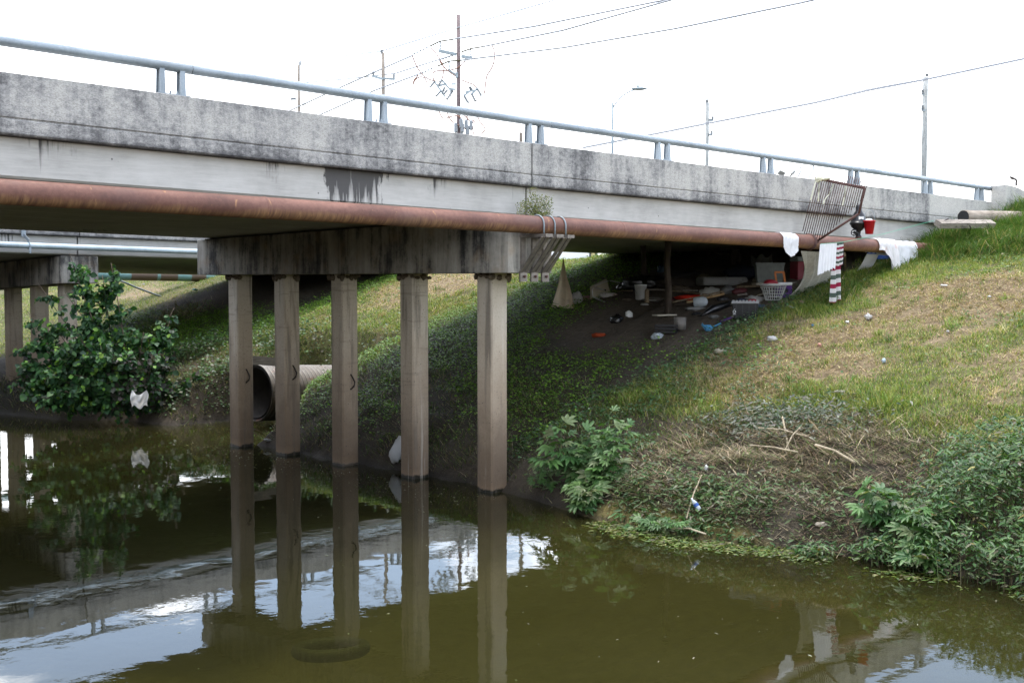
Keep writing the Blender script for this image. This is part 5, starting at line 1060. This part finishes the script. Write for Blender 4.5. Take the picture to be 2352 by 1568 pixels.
# mown hay lying on it
P = np.concatenate([scatter(95000, 18, 34, 3.5, 15, lambda x, y: lawn(x, y) * sst(.25, .75, dryness(x, y)) * (y > .36 * x)), scatter(26000, 19, 31, 24.5, 32.5, lambda x, y: lawn(x, y) * sst(.1, .5, dryness(x, y)))]); n = len(P)
P[:, 2] += .012 + .03 * rng.random(n)
tag(blades('hay', P, .08 + .16 * rng.random(n), .006 + .006 * rng.random(n), 3. + 4 * rng.random(n), pal(STRAW + [(.25, .18, .115)], n), STRAWM, .6), 'dead mown hay lying on the dry patches of the slope', 'hay', kind='stuff')
nc = 620; cx = 18 + 15 * rng.random(nc); cy_ = 4 + 11 * rng.random(nc); far_i = rng.random(nc) < .25; cy_ = np.where(far_i, 24.8 + 7 * rng.random(nc), cy_); kk = rng.random(nc) < lawn(cx, cy_); cx, cy_ = cx[kk], cy_[kk]; nc = len(cx)
cc = rng.integers(0, nc, nc * 34); rr_ = .04 + .13 * rng.random(nc); P = np.stack([cx[cc] + rng.normal(size=len(cc)) * rr_[cc], cy_[cc] + rng.normal(size=len(cc)) * rr_[cc], np.zeros(len(cc))], 1); P[:, 2] = ground(P[:, 0], P[:, 1]); n = len(P); hc = .08 + .20 * rng.random(nc) ** 2
tone = pal([(.085, .16, .03), (.13, .21, .04), (.19, .24, .055), (.40, .33, .18), (.30, .28, .10)], nc, .25, [.3, .27, .18, .13, .12])
tag(blades('grass_tufts', P, hc[cc] * (.5 + .7 * rng.random(n)), .007 + .007 * rng.random(n), .3 + 1.3 * rng.random(n), tone[cc] * (.8 + .4 * rng.random((n, 1))), GRASSM, 1.4), 'taller tufts standing out of the short grass', 'grass', kind='stuff')
def lawnweed(x, y): return lawn(x, y) * sst(.60, .74, fbm(x * 1.3, y * 1.3, 201)) * np.where(y > 16, .5, 1)
cover('lawn_weeds', 60000, (17.2, 33, 4, 32), lawnweed, .03, .075, [(.07, .14, .035), (.10, .18, .045), (.14, .20, .06), (.22, .20, .10)], [.35, .3, .2, .15], 'patches of broad-leaved weeds in the grass of the slope', .12)
# long lush grass round the bridge end and the drip line
def tallz(x, y):
    a = sst(27.3, 28.8, x + wob(x, y, 95, .8)) * sst(11.2, 12.6, y + wob(x, y, 96, .6)) * (1 - sst(14.55, 14.75, y)) * (x < 36)
    b = sst(22.8, 24.2, x + wob(x, y, 97, .5)) * (1 - sst(27.5, 28.5, x)) * np.exp(-((y - 14.3) / .35) ** 2) * .7
    return np.clip(a + b, 0, 1)
P = scatter(75000, 22, 36, 11, 16, tallz); n = len(P)
tag(blades('long_grass', P, (.26 + .52 * rng.random(n) ** 1.5) * (.4 + 1.1 * fbm(P[:, 0] * 1.6, P[:, 1] * 1.6, 98)) * np.where(P[:, 0] < 28, .55, 1.), .009 + .009 * rng.random(n), .5 + 1.6 * rng.random(n), pal([(.055, .12, .03), (.08, .15, .04), (.10, .17, .05), (.20, .20, .08), (.33, .27, .15)], n, w=[.34, .3, .2, .1, .06]), GRASSM, 2.2, np.array([-.45, -.35, 0])), 'long lush grass flopping over the bank at the bridge end', 'grass', kind='stuff')
VINE = [(.10, .20, .02), (.14, .27, .025), (.20, .33, .04), (.06, .13, .02)]
def vine_mid(x, y):
    far_e = sst(20.0, 21.2, y - .28 * (x - 23) + wob(x, y, 121, .9)) * (1 - sst(24.6, 25.6, y + wob(x, y, 122, .7))) * sst(17.8, 19.4, x + wob(x, y, 123))
    low = .62 * sst(15.4, 16.2, x) * (1 - sst(19.8, 21.4, x + wob(x, y, 124, .9))) * sst(13.0, 14, y) * (1 - sst(25, 25.6, y)) * (.06 + .94 * sst(.47, .58, fbm(x * 1.15, y * 1.15, 125)))
    g2 = sst(32.2, 33, y) * (1 - sst(40.5, 42, y)) * (1 - sst(21, 23, x + wob(x, y, 126))) * sst(16.6, 18, x)
    rim = .8 * np.exp(-((y - 32.) / .9) ** 2) * sst(18.5, 20, x) + .9 * np.exp(-((y - 25.2) / .8) ** 2) * sst(16, 17, x) * (1 - sst(20, 21.5, x))
    return np.clip(far_e + low + g2 + rim, 0, 1)
cover('vines', 300000, (15.3, 31, 13, 42), vine_mid, .03, .065, VINE, [.32, .32, .18, .18], 'bright green leafy vines creeping over the shaded bank', .13)
def vine_edge(x, y):
    a = np.exp(-((y - 15.25 + wob(x, y, 131, .3)) / .45) ** 2) * sst(18, 19.5, x) * (1 - sst(24.8, 25.6, x)); b = .5 * sst(.52, .66, fbm(x * .9, y * .9, 132)) * sst(18, 19, x) * (1 - sst(20.5, 22, x)) * sst(11, 12.5, y) * (1 - sst(15.2, 15.8, y))
    c = .8 * sst(15.4, 16.0, x) * (1 - sst(18.2, 19.6, x)) * sst(12.2, 13.0, y) * (1 - sst(15.6, 16.6, y)) * sst(.40, .56, fbm(x * 1.4, y * 1.4, 133))
    return np.clip(a + b + c, 0, 1)
P = scatter(9000, 19.5, 29, 15.5, 23, lambda x, y: np.clip(baredirt(x, y), 0, 1) * (.15 + .85 * sst(.45, .6, fbm(x * 1.5, y * 1.5, 191)))); n = len(P); P[:, 2] += .01
tag(blades('dirt_straw', P, .05 + .20 * rng.random(n) ** 2, .006 + .012 * rng.random(n) ** 2, 3 + 5 * rng.random(n), pal([(.16, .13, .095), (.10, .08, .06), (.25, .21, .15), (.06, .05, .04)], n), STRAWM, .6), 'straw, twigs and crumbs lying on the bare dirt under the bridge', 'straw', kind='stuff')
cover('creepers', 42000, (15, 26, 10.5, 17), vine_edge, .03, .07, [(.045, .105, .035), (.06, .13, .045), (.09, .15, .06), (.14, .17, .10)], [.3, .35, .2, .15], 'dark green creeper along the edge of the bare dirt', .16)
# thin dead and green stems on the raw bank
def rawbank(x, y): return (sst(14.95, 15.3, x - (np.interp(y, WLY[:, 0], WLY[:, 1]) - 15)) * (1 - sst(17.8, 19.5, x + wob(x, y, 141, .8))) * sst(4, 5, y) * (1 - sst(36, 38, y)) * (1 - .75 * reedzone(x, y))) * (.35 + .65 * sst(.4, .6, fbm(x * 1.2, y * 1.2, 142))) + .9 * sst(25.2, 26, y) * (1 - sst(31.5, 32.5, y)) * sst(15.2, 15.8, x) * (1 - sst(20.5, 21.5, x)) * (ground(x, y) > .12) * (.3 + .7 * sst(.35, .55, fbm(x * 1.4, y * 1.4, 144))) + .8 * sst(15.6, 16.4, x) * (1 - sst(19, 20, x)) * sst(11.5, 12.3, y) * (1 - sst(15.2, 16, y))
P = scatter(130000, 13.5, 21.5, 4, 38, lambda x, y: np.clip(rawbank(x, y), 0, 1)); n = len(P)
tag(blades('bank_grass', P, (.07 + .22 * rng.random(n) ** 1.4) * (.4 + 1.2 * fbm(P[:, 0] * 1.7, P[:, 1] * 1.7, 143)), .007 + .008 * rng.random(n), .6 + 1.2 * rng.random(n), pal([(.075, .13, .03), (.115, .16, .045), (.23, .20, .11), (.30, .245, .16)], n, w=[.3, .27, .23, .2]), GRASSM, 1.4, np.array([-.7, 0, 0])), 'ragged dull grass hanging over the raw creek bank', 'grass', kind='stuff')
# flattened dead reeds
P = scatter(42000, 14.3, 18.8, 7.4, 13.6, lambda x, y: np.clip(reedzone(x, y), 0, 1) * (.3 + .7 * sst(.35, .55, fbm(x * 2.2, y * 2.2, 171)))); n = len(P); P[:, 2] += .01 + .07 * rng.random(n) ** 1.5
tag(blades('dead_reeds', P, .14 + .42 * rng.random(n) ** 2, .006 + .010 * rng.random(n) ** 2, 1.6 + 5 * rng.random(n), pal([(.22, .17, .11), (.31, .245, .16), (.10, .078, .052), (.43, .35, .23), (.10, .15, .04)], n, w=[.29, .22, .21, .10, .18]), STRAWM, .8), 'flattened grey dead reeds matted on the low bank', 'dead reeds', kind='stuff')
for k, (a, b, r, lab) in enumerate((((1795, 975), (1810, 1048), .016, 'longest pale cane standing up in the dead reeds'), ((1740, 1000), (1850, 1012), .012, 'pale cane lying level above the dead reeds'), ((1610, 1110), (1575, 1200), .013, 'pale cane slanting down to the water weeds'), ((1720, 1040), (1830, 1048), .014, 'cane lying across the middle of the dead reeds'), ((1870, 1040), (1960, 1072), .02, 'cut branch lying at the right of the dead reeds'), ((1835, 1000), (1800, 1045), .011, 'thin cane crossing the longest one'), ((1650, 1060), (1690, 1100), .012, 'broken cane in the left of the dead reeds'), ((1540, 1232), (1620, 1236), .014, 'pale stick lying in the water weeds'))):
    A_, B_ = at_ground(a), at_ground(b); m = M(); m.tube([A_ + np.array([-.05, -.05, .14]), (A_ + B_) / 2 + np.array([-.04, -.04, .13 + .02 * (k % 3)]), B_ + np.array([-.05, -.05, .08])], r, 6); tag(m.build('dead_cane', m_wood('cane_%d' % k, (.30, .25, .17), (.46, .39, .28), (3, 3, 3), 4)), lab, 'cane', 'dead canes in the reeds')
# knocked-down weeds with grey leaves lying on the slope
P = scatter(9000, 16.6, 19.3, 9.0, 12.9, lambda x, y: np.exp(-(((x - 17.75) / .62) ** 2 + ((y - 11.3) / .95) ** 2))); n = len(P); P[:, 2] += .03 + .16 * rng.random(n)
az = rng.normal(size=n) * 1.5 + 3.6; tag(leaves('wilted_weeds', P, np.stack([np.cos(az), np.sin(az), .1 - .6 * rng.random(n)], 1), unit(np.stack([rng.normal(size=n) * .5 - .4, rng.normal(size=n) * .5 - .4, np.ones(n)], 1)), .06 + .09 * rng.random(n), pal([(.14, .14, .11), (.10, .11, .08), (.045, .08, .03), (.20, .195, .15)], n, .3, [.2, .2, .52, .08]), LEAFM, LANCE, LA_F), 'knocked-down weeds with wilted grey leaves on the slope', 'weeds', kind='stuff')
# lance-leaved weed thicket on the near right bank
def thicket(x, y): return np.clip(sst(14.4, 14.9, x) * (1 - sst(16.6, 18.2, x - .25 * (8 - y) + wob(x, y, 151, .8))) * (1 - sst(7.4, 8.6, y + wob(x, y, 152, .5))) + .7 * sst(14.2, 14.5, x) * (1 - sst(14.9, 15.5, x)) * (1 - sst(12.2, 12.8, y)) * sst(.44, .58, fbm(x * 1.6, y * 1.6, 153)), 0, 1)
P = scatter(56000, 14.2, 19, 3.8, 13, thicket); n = len(P)
hh = (.75 * sst(9, 6.5, P[:, 1]) + .16) * (.25 + 1.15 * fbm(P[:, 0] * 2.1, P[:, 1] * 2.1, 154)) * rng.random(n) ** .6; P[:, 2] = np.maximum(P[:, 2], .03) + hh
az = rng.random(n) * 6.283; tag(leaves('smartweed', P, np.stack([np.cos(az) - .3, np.sin(az) - .3, .1 - .7 * rng.random(n)], 1), unit(np.stack([rng.normal(size=n) * .4 - .2, rng.normal(size=n) * .4 - .2, np.ones(n)], 1)), .055 + .095 * rng.random(n) ** 1.4, pal([(.034, .085, .022), (.052, .115, .028), (.080, .15, .035), (.11, .145, .06), (.16, .14, .09), (.24, .20, .06)], n, .35, [.33, .30, .2, .10, .05, .02]), LEAFM, LANCE, LA_F), 'thicket of narrow-leaved weeds on the right bank above the water', 'weeds', kind='stuff')
Ps = P[rng.random(n) < .12]; Ps = Ps.copy(); hs_ = Ps[:, 2] - np.maximum(ground(Ps[:, 0], Ps[:, 1]), 0); Ps[:, 2] -= hs_
tag(blades('weed_stems', Ps, hs_ + .06, np.full(len(Ps), .008), .15 + .3 * rng.random(len(Ps)), pal([(.09, .12, .045), (.12, .10, .06)], len(Ps)), STRAWM, .2), 'thin stems inside the weed thicket', 'weeds', kind='stuff')
# floating mat
def toe(x, y): return np.clip(sst(14.3, 14.6, x) * (1 - sst(15.3, 16.1, x + wob(x, y, 181, .5))) * sst(6, 7, y) * (1 - sst(12.4, 13, y)) * (.25 + .75 * sst(.40, .55, fbm(x * 1.3, y * 1.3, 182))), 0, 1)
P = scatter(4500, 14.2, 16.3, 6, 13, toe); n = len(P); P[:, 2] = np.maximum(P[:, 2], .02) + .03 + .20 * rng.random(n); az = rng.random(n) * 6.283
tag(leaves('shore_weeds', P, np.stack([np.cos(az) - .5, np.sin(az) - .4, .2 - .8 * rng.random(n)], 1), unit(np.stack([rng.normal(size=n) * .4 - .3, rng.normal(size=n) * .4 - .3, np.ones(n)], 1)), .05 + .08 * rng.random(n), pal([(.05, .105, .03), (.075, .14, .04), (.11, .15, .06), (.15, .145, .09)], n, .25), LEAFM, LANCE, LA_F), 'low green weeds at the toe of the reed bank', 'weeds', kind='stuff')
def scrub(x, y): return np.clip(sst(25.0, 25.8, y) * (1 - sst(32.5, 33.5, y)) * sst(14.8, 15.4, x) * (1 - sst(19.5, 21.5, x)) * (ground(x, y) > .06) * (.15 + .85 * sst(.42, .58, fbm(x * .9, y * .9, 183))), 0, 1)
cover('bank_scrub', 30000, (14.5, 22, 25, 33.5), scrub, .05, .11, [(.05, .10, .03), (.07, .13, .035), (.035, .07, .025), (.12, .115, .075)], [.35, .25, .25, .15], 'dull green scrub covering the bank left of the culvert', .38)
def mat_(x, y): return np.exp(-((x - (np.interp(y, WLY[:, 0], WLY[:, 1]) - .30 + wob(x, y, 161, .25))) / .28) ** 2) * sst(5.5, 6.5, y) * (1 - sst(11.9, 12.6, y)) * sst(.40, .55, fbm(x * 1.1, y * 1.1, 162))
P = scatter(26000, 13.2, 15.5, 5, 13, mat_); n = len(P); P[:, 2] = .006 + .035 * rng.random(n) ** 2; az = rng.random(n) * 6.283
tag(leaves('water_weeds', P, np.stack([np.cos(az), np.sin(az), .25 * rng.random(n)], 1), unit(np.stack([rng.normal(size=n) * .2, rng.normal(size=n) * .2, np.ones(n)], 1)), .05 + .07 * rng.random(n), pal([(.07, .12, .025), (.12, .16, .03), (.20, .20, .08), (.10, .09, .05)], n, .25, [.35, .3, .2, .15]), LEAFM, LANCE, LA_F), 'floating green and yellow weed mat along the water edge', 'water weeds', kind='stuff')
# specks drifting on the surface
x = 6 + 9 * rng.random(420); y = 6 + 24 * rng.random(420)
x2 = 14.6 - .9 * np.abs(rng.normal(size=700)) ** 1.3; y2 = 15 + 10.5 * rng.random(700); x = np.concatenate([x, x2]); y = np.concatenate([y, y2]); k_ = 1120; P = np.stack([x, y, np.full(k_, .006)], 1); az = rng.random(k_) * 6.283
tag(leaves('floating_specks', P, np.stack([np.cos(az), np.sin(az), np.zeros(k_)], 1), np.tile([0, 0, 1.], (k_, 1)), .015 + .05 * rng.random(k_) ** 3, pal([(.20, .22, .08), (.35, .33, .25), (.12, .11, .06)], k_), LEAFM, LANCE, LA_F), 'small leaves and specks floating on the creek', 'floating specks', kind='stuff')

# ------------------------------------------------------------------ single plants
def shoots(base, targets, twigs, rnd):
    """limbs from base to each target with side twigs; returns tubes and leaf seats (position, outward direction, end fraction)"""
    tubes = []; seats = []
    for (tg, spread, nt) in targets:
        tg = np.array(tg, float); mid = base * .55 + tg * .45 + rnd.normal(size=3) * .12 + np.array([0, 0, -.08])
        path = smoothpath([base, base * .8 + mid * .2 + np.array([0, 0, .05]), mid, tg], 5); tubes.append((path, .03, .008))
        for _ in range(int(nt * 1.5)):
            t = .55 + .45 * rnd.random() ** .6; p = np.array(path[int(t * (len(path) - 1))]); dd = unit(rnd.normal(size=3) + np.array([0, 0, .25])) * np.array(spread)
            e = p + dd * (.5 + .5 * rnd.random()); e2 = p * .5 + e * .5 + np.array([0, 0, .08 * np.linalg.norm(e - p)]); tw = [p, e2, e]; tubes.append((tw, .007, .003)); Lg = np.linalg.norm(e - p)
            for s in np.arange(.12, 1.01, .085 / max(Lg, .1)): q = (1 - s) ** 2 * p + 2 * s * (1 - s) * e2 + s * s * e; seats.append((q, (e - p) / Lg, s))
    return tubes, seats
rnd = np.random.default_rng(11)
mb = np.array([15.25, 29.9, .35]); mul = thing('mulberry_bush', mb, 'large dark-leaved mulberry bush overhanging the far water edge at left', 'bush')
def tgt(px, py, dep): return far((px, py - 8), dep - 1.9 * max(0., 1 - px / 420.))
T_ = [(tgt(180, 612, 33.6), (.42, .42, .42), 26), (tgt(150, 680, 33.2), (.5, .4, .45), 24), (tgt(235, 640, 33.4), (.36, .36, .45), 20), (tgt(275, 700, 33.3), (.35, .35, .5), 14), (tgt(85, 655, 33.6), (.4, .3, .3), 16), (tgt(20, 870, 33.2), (.5, .4, .4), 22), (tgt(30, 800, 33.2), (.4, .4, .3), 12), (tgt(255, 612, 33.2), (.2, .2, .4), 12), (tgt(160, 590, 33.2), (.25, .25, .3), 14), (tgt(400, 715, 33.2), (.28, .25, .3), 14), (tgt(60, 720, 33.2), (.4, .35, .3), 12), (tgt(205, 720, 32.8), (.55, .5, .5), 22),
      (tgt(120, 745, 33.), (.5, .4, .3), 14), (tgt(390, 745, 33.1), (.42, .4, .42), 24), (tgt(330, 770, 32.8), (.6, .5, .4), 26), (tgt(70, 790, 33.2), (.55, .5, .35), 20), (tgt(140, 800, 32.4), (.7, .5, .45), 30), (tgt(230, 800, 32.2), (.7, .5, .45), 32), (tgt(300, 830, 32.3), (.6, .5, .45), 26),
      (tgt(50, 850, 33.), (.55, .5, .4), 22), (tgt(120, 870, 32.2), (.7, .5, .45), 30), (tgt(210, 870, 31.9), (.7, .5, .45), 34), (tgt(300, 890, 32.), (.6, .5, .4), 24), (tgt(385, 850, 32.6), (.5, .5, .4), 16), (tgt(40, 895, 32.8), (.45, .4, .35), 16), (tgt(150, 905, 32.), (.6, .5, .3), 20), (tgt(250, 912, 31.9), (.5, .5, .3), 16), (tgt(460, 862, 32.6), (.35, .3, .25), 12), (tgt(420, 800, 32.9), (.35, .3, .35), 10), (tgt(345, 905, 32.4), (.3, .3, .3), 10), (tgt(400, 900, 32.6), (.45, .4, .35), 18), (tgt(440, 930, 32.8), (.35, .35, .25), 12), (tgt(350, 820, 32.4), (.5, .5, .45), 22), (tgt(95, 920, 32.2), (.5, .4, .3), 18), (tgt(180, 780, 32.2), (.6, .5, .5), 24)]
tubes, seats = shoots(mb, T_, None, rnd)
m = M()
for p_, r0, r1 in tubes: m.tube(p_, list(np.linspace(r0, r1, len(p_))), 5)
m.build('trunk', BARK, mul, smooth=True)
Q = np.array([s[0] for s in seats]); Dv = np.array([s[1] for s in seats]); Sv = np.array([s[2] for s in seats]); rep = 3
Q = np.repeat(Q, rep, 0); Dv = np.repeat(Dv, rep, 0); Sv = np.repeat(Sv, rep); n = len(Q); print('mulberry leaves', n)
Q = Q + rng.normal(size=(n, 3)) * .03
tipv = Dv * .55 + rng.normal(size=(n, 3)) * .55 + np.array([0, 0, -.55]); nr = unit(rng.normal(size=(n, 3)) * .5 + np.array([-.45, -.35, .75]))
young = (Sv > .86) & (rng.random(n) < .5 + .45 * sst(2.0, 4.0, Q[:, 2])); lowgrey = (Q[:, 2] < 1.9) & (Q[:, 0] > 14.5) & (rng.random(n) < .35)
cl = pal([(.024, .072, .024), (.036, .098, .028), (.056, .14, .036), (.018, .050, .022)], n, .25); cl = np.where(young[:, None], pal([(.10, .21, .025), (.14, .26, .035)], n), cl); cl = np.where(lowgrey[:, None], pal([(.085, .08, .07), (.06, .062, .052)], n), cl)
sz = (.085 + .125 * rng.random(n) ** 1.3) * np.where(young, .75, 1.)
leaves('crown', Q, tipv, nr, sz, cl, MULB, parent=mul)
# palmate weeds
def palm_weed(base, tops, lab, size=.24, seed=0, nleaf=14):
    rnd = np.random.default_rng(seed); t = thing('ragweed_plant', base, lab, 'weed', 'tall palmate weeds on the bank'); m = M(); QQ = []; TT = []
    for tp_ in tops:
        tp_ = np.array(tp_); path = smoothpath([base + rnd.normal(size=3) * [.06, .06, 0], base * .5 + tp_ * .5 + rnd.normal(size=3) * .05 + np.array([0, 0, .06]), tp_], 6); m.tube(path, list(np.linspace(.013, .004, len(path))), 5)
        for k in range(nleaf):
            s = .3 + .7 * k / (nleaf - 1); p_ = np.array(path[int(s * (len(path) - 1))]); a = k * 2.4 + rnd.random(); o_ = np.array([math.cos(a), math.sin(a), .25])
            q_ = p_ + o_ * (.07 + .10 * rnd.random()); m.tube([p_, q_], .003, 4); QQ.append(q_); TT.append(o_ + np.array([-.15, -.15, -.75 * rnd.random() - .1]) + np.array([0, 0, .5 * (s > .93)]))
    m.build('stem', m_simple('weed_stem', (.09, .13, .05), .6), t)
    QQ = np.array(QQ); TT = np.array(TT); n = len(QQ)
    leaves('foliage', QQ, TT, unit(rnd.normal(size=(n, 3)) * .3 + np.array([-.35, -.3, .9])), size * (.55 + .6 * rnd.random(n)), pal([(.055, .125, .035), (.075, .155, .042), (.10, .18, .055), (.14, .18, .08)], n, .25, [.33, .33, .22, .12]), LEAFM, PALM, PA_F, parent=t)
    return t
def bank_pt(px, py): 
    g_ = at_ground((px, py)); return np.array([g_[0], g_[1], max(float(ground(g_[0], g_[1])), 0.02) - .02])
for k, (bp, tops, sz, lab) in enumerate((
    ((1320, 1120), [(1290, 975), (1335, 990), (1380, 1000), (1255, 1010), (1300, 1030), (1240, 1060), (1350, 1045), (1330, 1080)], .27, 'big clump of palmate-leaved weeds right of the fifth column'),
    ((1370, 1120), [(1400, 950), (1430, 975), (1425, 1020), (1385, 1060), (1400, 1100), (1365, 1110), (1420, 1065)], .27, 'tall palmate weed leaning right behind the big clump'),
    ((1345, 1165), [(1310, 1110), (1350, 1120), (1385, 1130), (1360, 1160), (1335, 1175)], .26, 'low drooping palmate weed at the water below the big clump'),
    ((1270, 1110), [(1235, 1060), (1215, 1090), (1260, 1080), (1245, 1125), (1285, 1140)], .15, 'small dull-leaved plant left of the big clump at the water'),
    ((2040, 1210), [(1990, 1120), (2020, 1135), (2050, 1150), (1985, 1165), (2010, 1190), (2060, 1190)], .26, 'palmate weed standing left in the right-hand thicket'),
    ((2110, 1250), [(2085, 1165), (2130, 1180), (2150, 1150), (2090, 1215), (2140, 1230)], .26, 'palmate weed in the middle of the right-hand thicket'),
    ((2130, 1300), [(2120, 1260), (2160, 1265), (2100, 1280)], .25, 'grey drooping palmate weed hanging to the water at right'),
    ((1500, 1225), [(1480, 1195), (1520, 1205), (1540, 1215), (1460, 1215)], .17, 'sprawling bright weed at the start of the water weed mat'),
    ((1560, 1225), [(1600, 1200), (1570, 1210), (1620, 1225)], .16, 'sprawling bright weed beside the bottle in the reeds'))):
    b_ = bank_pt(*bp); dep = float((b_ - EYE) @ FW); palm_weed(b_, [far(q_, dep + .25 * math.sin(j * 2.3 + k)) for j, q_ in enumerate(tops)], lab, sz, 50 + k)
# weeds rooted in the joint above the pier cap
jb = np.array([14.99, 14.58, pz(15) + PR]); t = thing('joint_weed', jb, 'yellow-green weed tuft growing in the girder joint above the pipe', 'weed')
n = 1500; a = rng.random(n) * 6.283; rr_ = rng.random(n) ** .8 * (.45 + 1.1 * vn(a * 2.2, a * 0 + 3.5, 5)); P = jb + np.stack([rr_ * .42 * np.cos(a) - .04, -.03 - .12 * rng.random(n), .02 + rr_ * .36 * np.abs(np.sin(a))], 1)
m = M()
for k in range(26): e = P[rng.integers(n)]; m.tube([jb + np.array([0, -.02, 0]), jb * .5 + e * .5 + np.array([0, 0, .03]), e], .003, 4)
m.build('stem', BARK, t)
leaves('foliage', P, rng.normal(size=(n, 3)) + np.array([0, -.2, .5]), unit(rng.normal(size=(n, 3)) + np.array([0, -.5, .8])), .022 + .03 * rng.random(n), pal([(.17, .20, .055), (.23, .25, .08), (.10, .15, .05), (.30, .28, .13)], n), LEAFM, LANCE, LA_F, parent=t)
# dead stalk heap right of the mulberry
P = np.tile(gpos((410, 735)), (500, 1)) + rng.normal(size=(500, 3)) * [.5, .5, .12] + [0, 0, .15]
P[:, 2] = ground(P[:, 0], P[:, 1]) + .05 + .35 * rng.random(500)
tag(blades('dead_stalks', P, .25 + .4 * rng.random(500), .012 + .01 * rng.random(500), 1. + 3 * rng.random(500), pal([(.30, .25, .14), (.24, .21, .12), (.36, .31, .2)], 500), STRAWM, .8), 'heap of pale dead stalks behind the mulberry bush', 'dead stalks', kind='stuff')

# ------------------------------------------------------------------ light, sky, camera
sc = bpy.context.scene
SUN_EL, SUN_AZ = R(79), R(60)          # azimuth counter-clockwise from +X: beyond the bridge
w = bpy.data.worlds.new('World'); sc.world = w; w.use_nodes = True; nt = w.node_tree; nt.nodes.clear()
out = nt.nodes.new('ShaderNodeOutputWorld'); bg = nt.nodes.new('ShaderNodeBackground'); sky = nt.nodes.new('ShaderNodeTexSky'); sky.sky_type = 'NISHITA'; sky.sun_disc = False
sky.sun_elevation = SUN_EL; sky.sun_rotation = math.pi / 2 - SUN_AZ; sky.air_density = 1.; sky.dust_density = .8; sky.ozone_density = 1.
tc_ = nt.nodes.new('ShaderNodeTexCoord'); mp_ = nt.nodes.new('ShaderNodeMapping'); mp_.inputs['Scale'].default_value = (1, 1, 1.9); mp_.inputs['Location'].default_value = (.35, .1, 0)
no = nt.nodes.new('ShaderNodeTexNoise'); no.inputs['Scale'].default_value = 3.1; no.inputs['Detail'].default_value = 9; no.inputs['Roughness'].default_value = .58; no.inputs['Distortion'].default_value = .25
cr = nt.nodes.new('ShaderNodeValToRGB'); cr.color_ramp.elements[0].position = .50; cr.color_ramp.elements[1].position = .63; cr.color_ramp.elements[0].color = (.07, .07, .07, 1)
mx = nt.nodes.new('ShaderNodeMix'); mx.data_type = 'RGBA'; mx.inputs[7].default_value = (17, 17.3, 17.8, 1)
L_ = nt.links.new
L_(tc_.outputs['Generated'], mp_.inputs[0]); L_(mp_.outputs[0], no.inputs['Vector']); L_(no.outputs['Fac'], cr.inputs[0]); sx = nt.nodes.new('ShaderNodeSeparateXYZ'); L_(tc_.outputs['Generated'], sx.inputs[0]); hz_ = nt.nodes.new('ShaderNodeMapRange'); hz_.interpolation_type = 'SMOOTHSTEP'
hz_.inputs['From Min'].default_value = .13; hz_.inputs['From Max'].default_value = .235; hz_.inputs['To Min'].default_value = .92; hz_.inputs['To Max'].default_value = 0.; L_(sx.outputs[2], hz_.inputs[0])
L_(cr.outputs[0], mx.inputs[0])
mx2 = nt.nodes.new('ShaderNodeMix'); mx2.data_type = 'RGBA'; mx2.inputs[7].default_value = (9.0, 9.2, 9.5, 1); L_(hz_.outputs[0], mx2.inputs[0]); L_(mx.outputs[2], mx2.inputs[6]); L_(sky.outputs[0], mx.inputs[6]); L_(mx2.outputs[2], bg.inputs[0]); bg.inputs[1].default_value = .15; L_(bg.outputs[0], out.inputs[0])
sd = bpy.data.lights.new('sun', 'SUN'); sd.energy = 1.4; sd.angle = R(10); sd.color = (1, .95, .87); so = bpy.data.objects.new('sun', sd); C.objects.link(so)
dv = Vector((math.cos(SUN_EL) * math.cos(SUN_AZ), math.cos(SUN_EL) * math.sin(SUN_AZ), math.sin(SUN_EL))); so.rotation_euler = dv.to_track_quat('Z', 'Y').to_euler(); so.location = (0, 0, 60)
cam = bpy.data.cameras.new('camera'); cam.sensor_width = 36; cam.lens = F / 2352 * 36; cam.clip_end = 3000; co = bpy.data.objects.new('camera', cam); C.objects.link(co)
co.location = EYE; co.rotation_euler = (math.pi / 2 + PIT, 0, YAW - math.pi / 2); sc.camera = co
sc.view_settings.view_transform = 'Standard'; sc.view_settings.look = 'None'; sc.view_settings.exposure = 1.45; sc.view_settings.gamma = 1
sc.cycles.max_bounces = 8; sc.cycles.transparent_max_bounces = 8; sc.cycles.diffuse_bounces = 5; sc.cycles.glossy_bounces = 3; sc.cycles.caustics_reflective = False; sc.cycles.caustics_refractive = False
sc.cycles.use_denoising = True
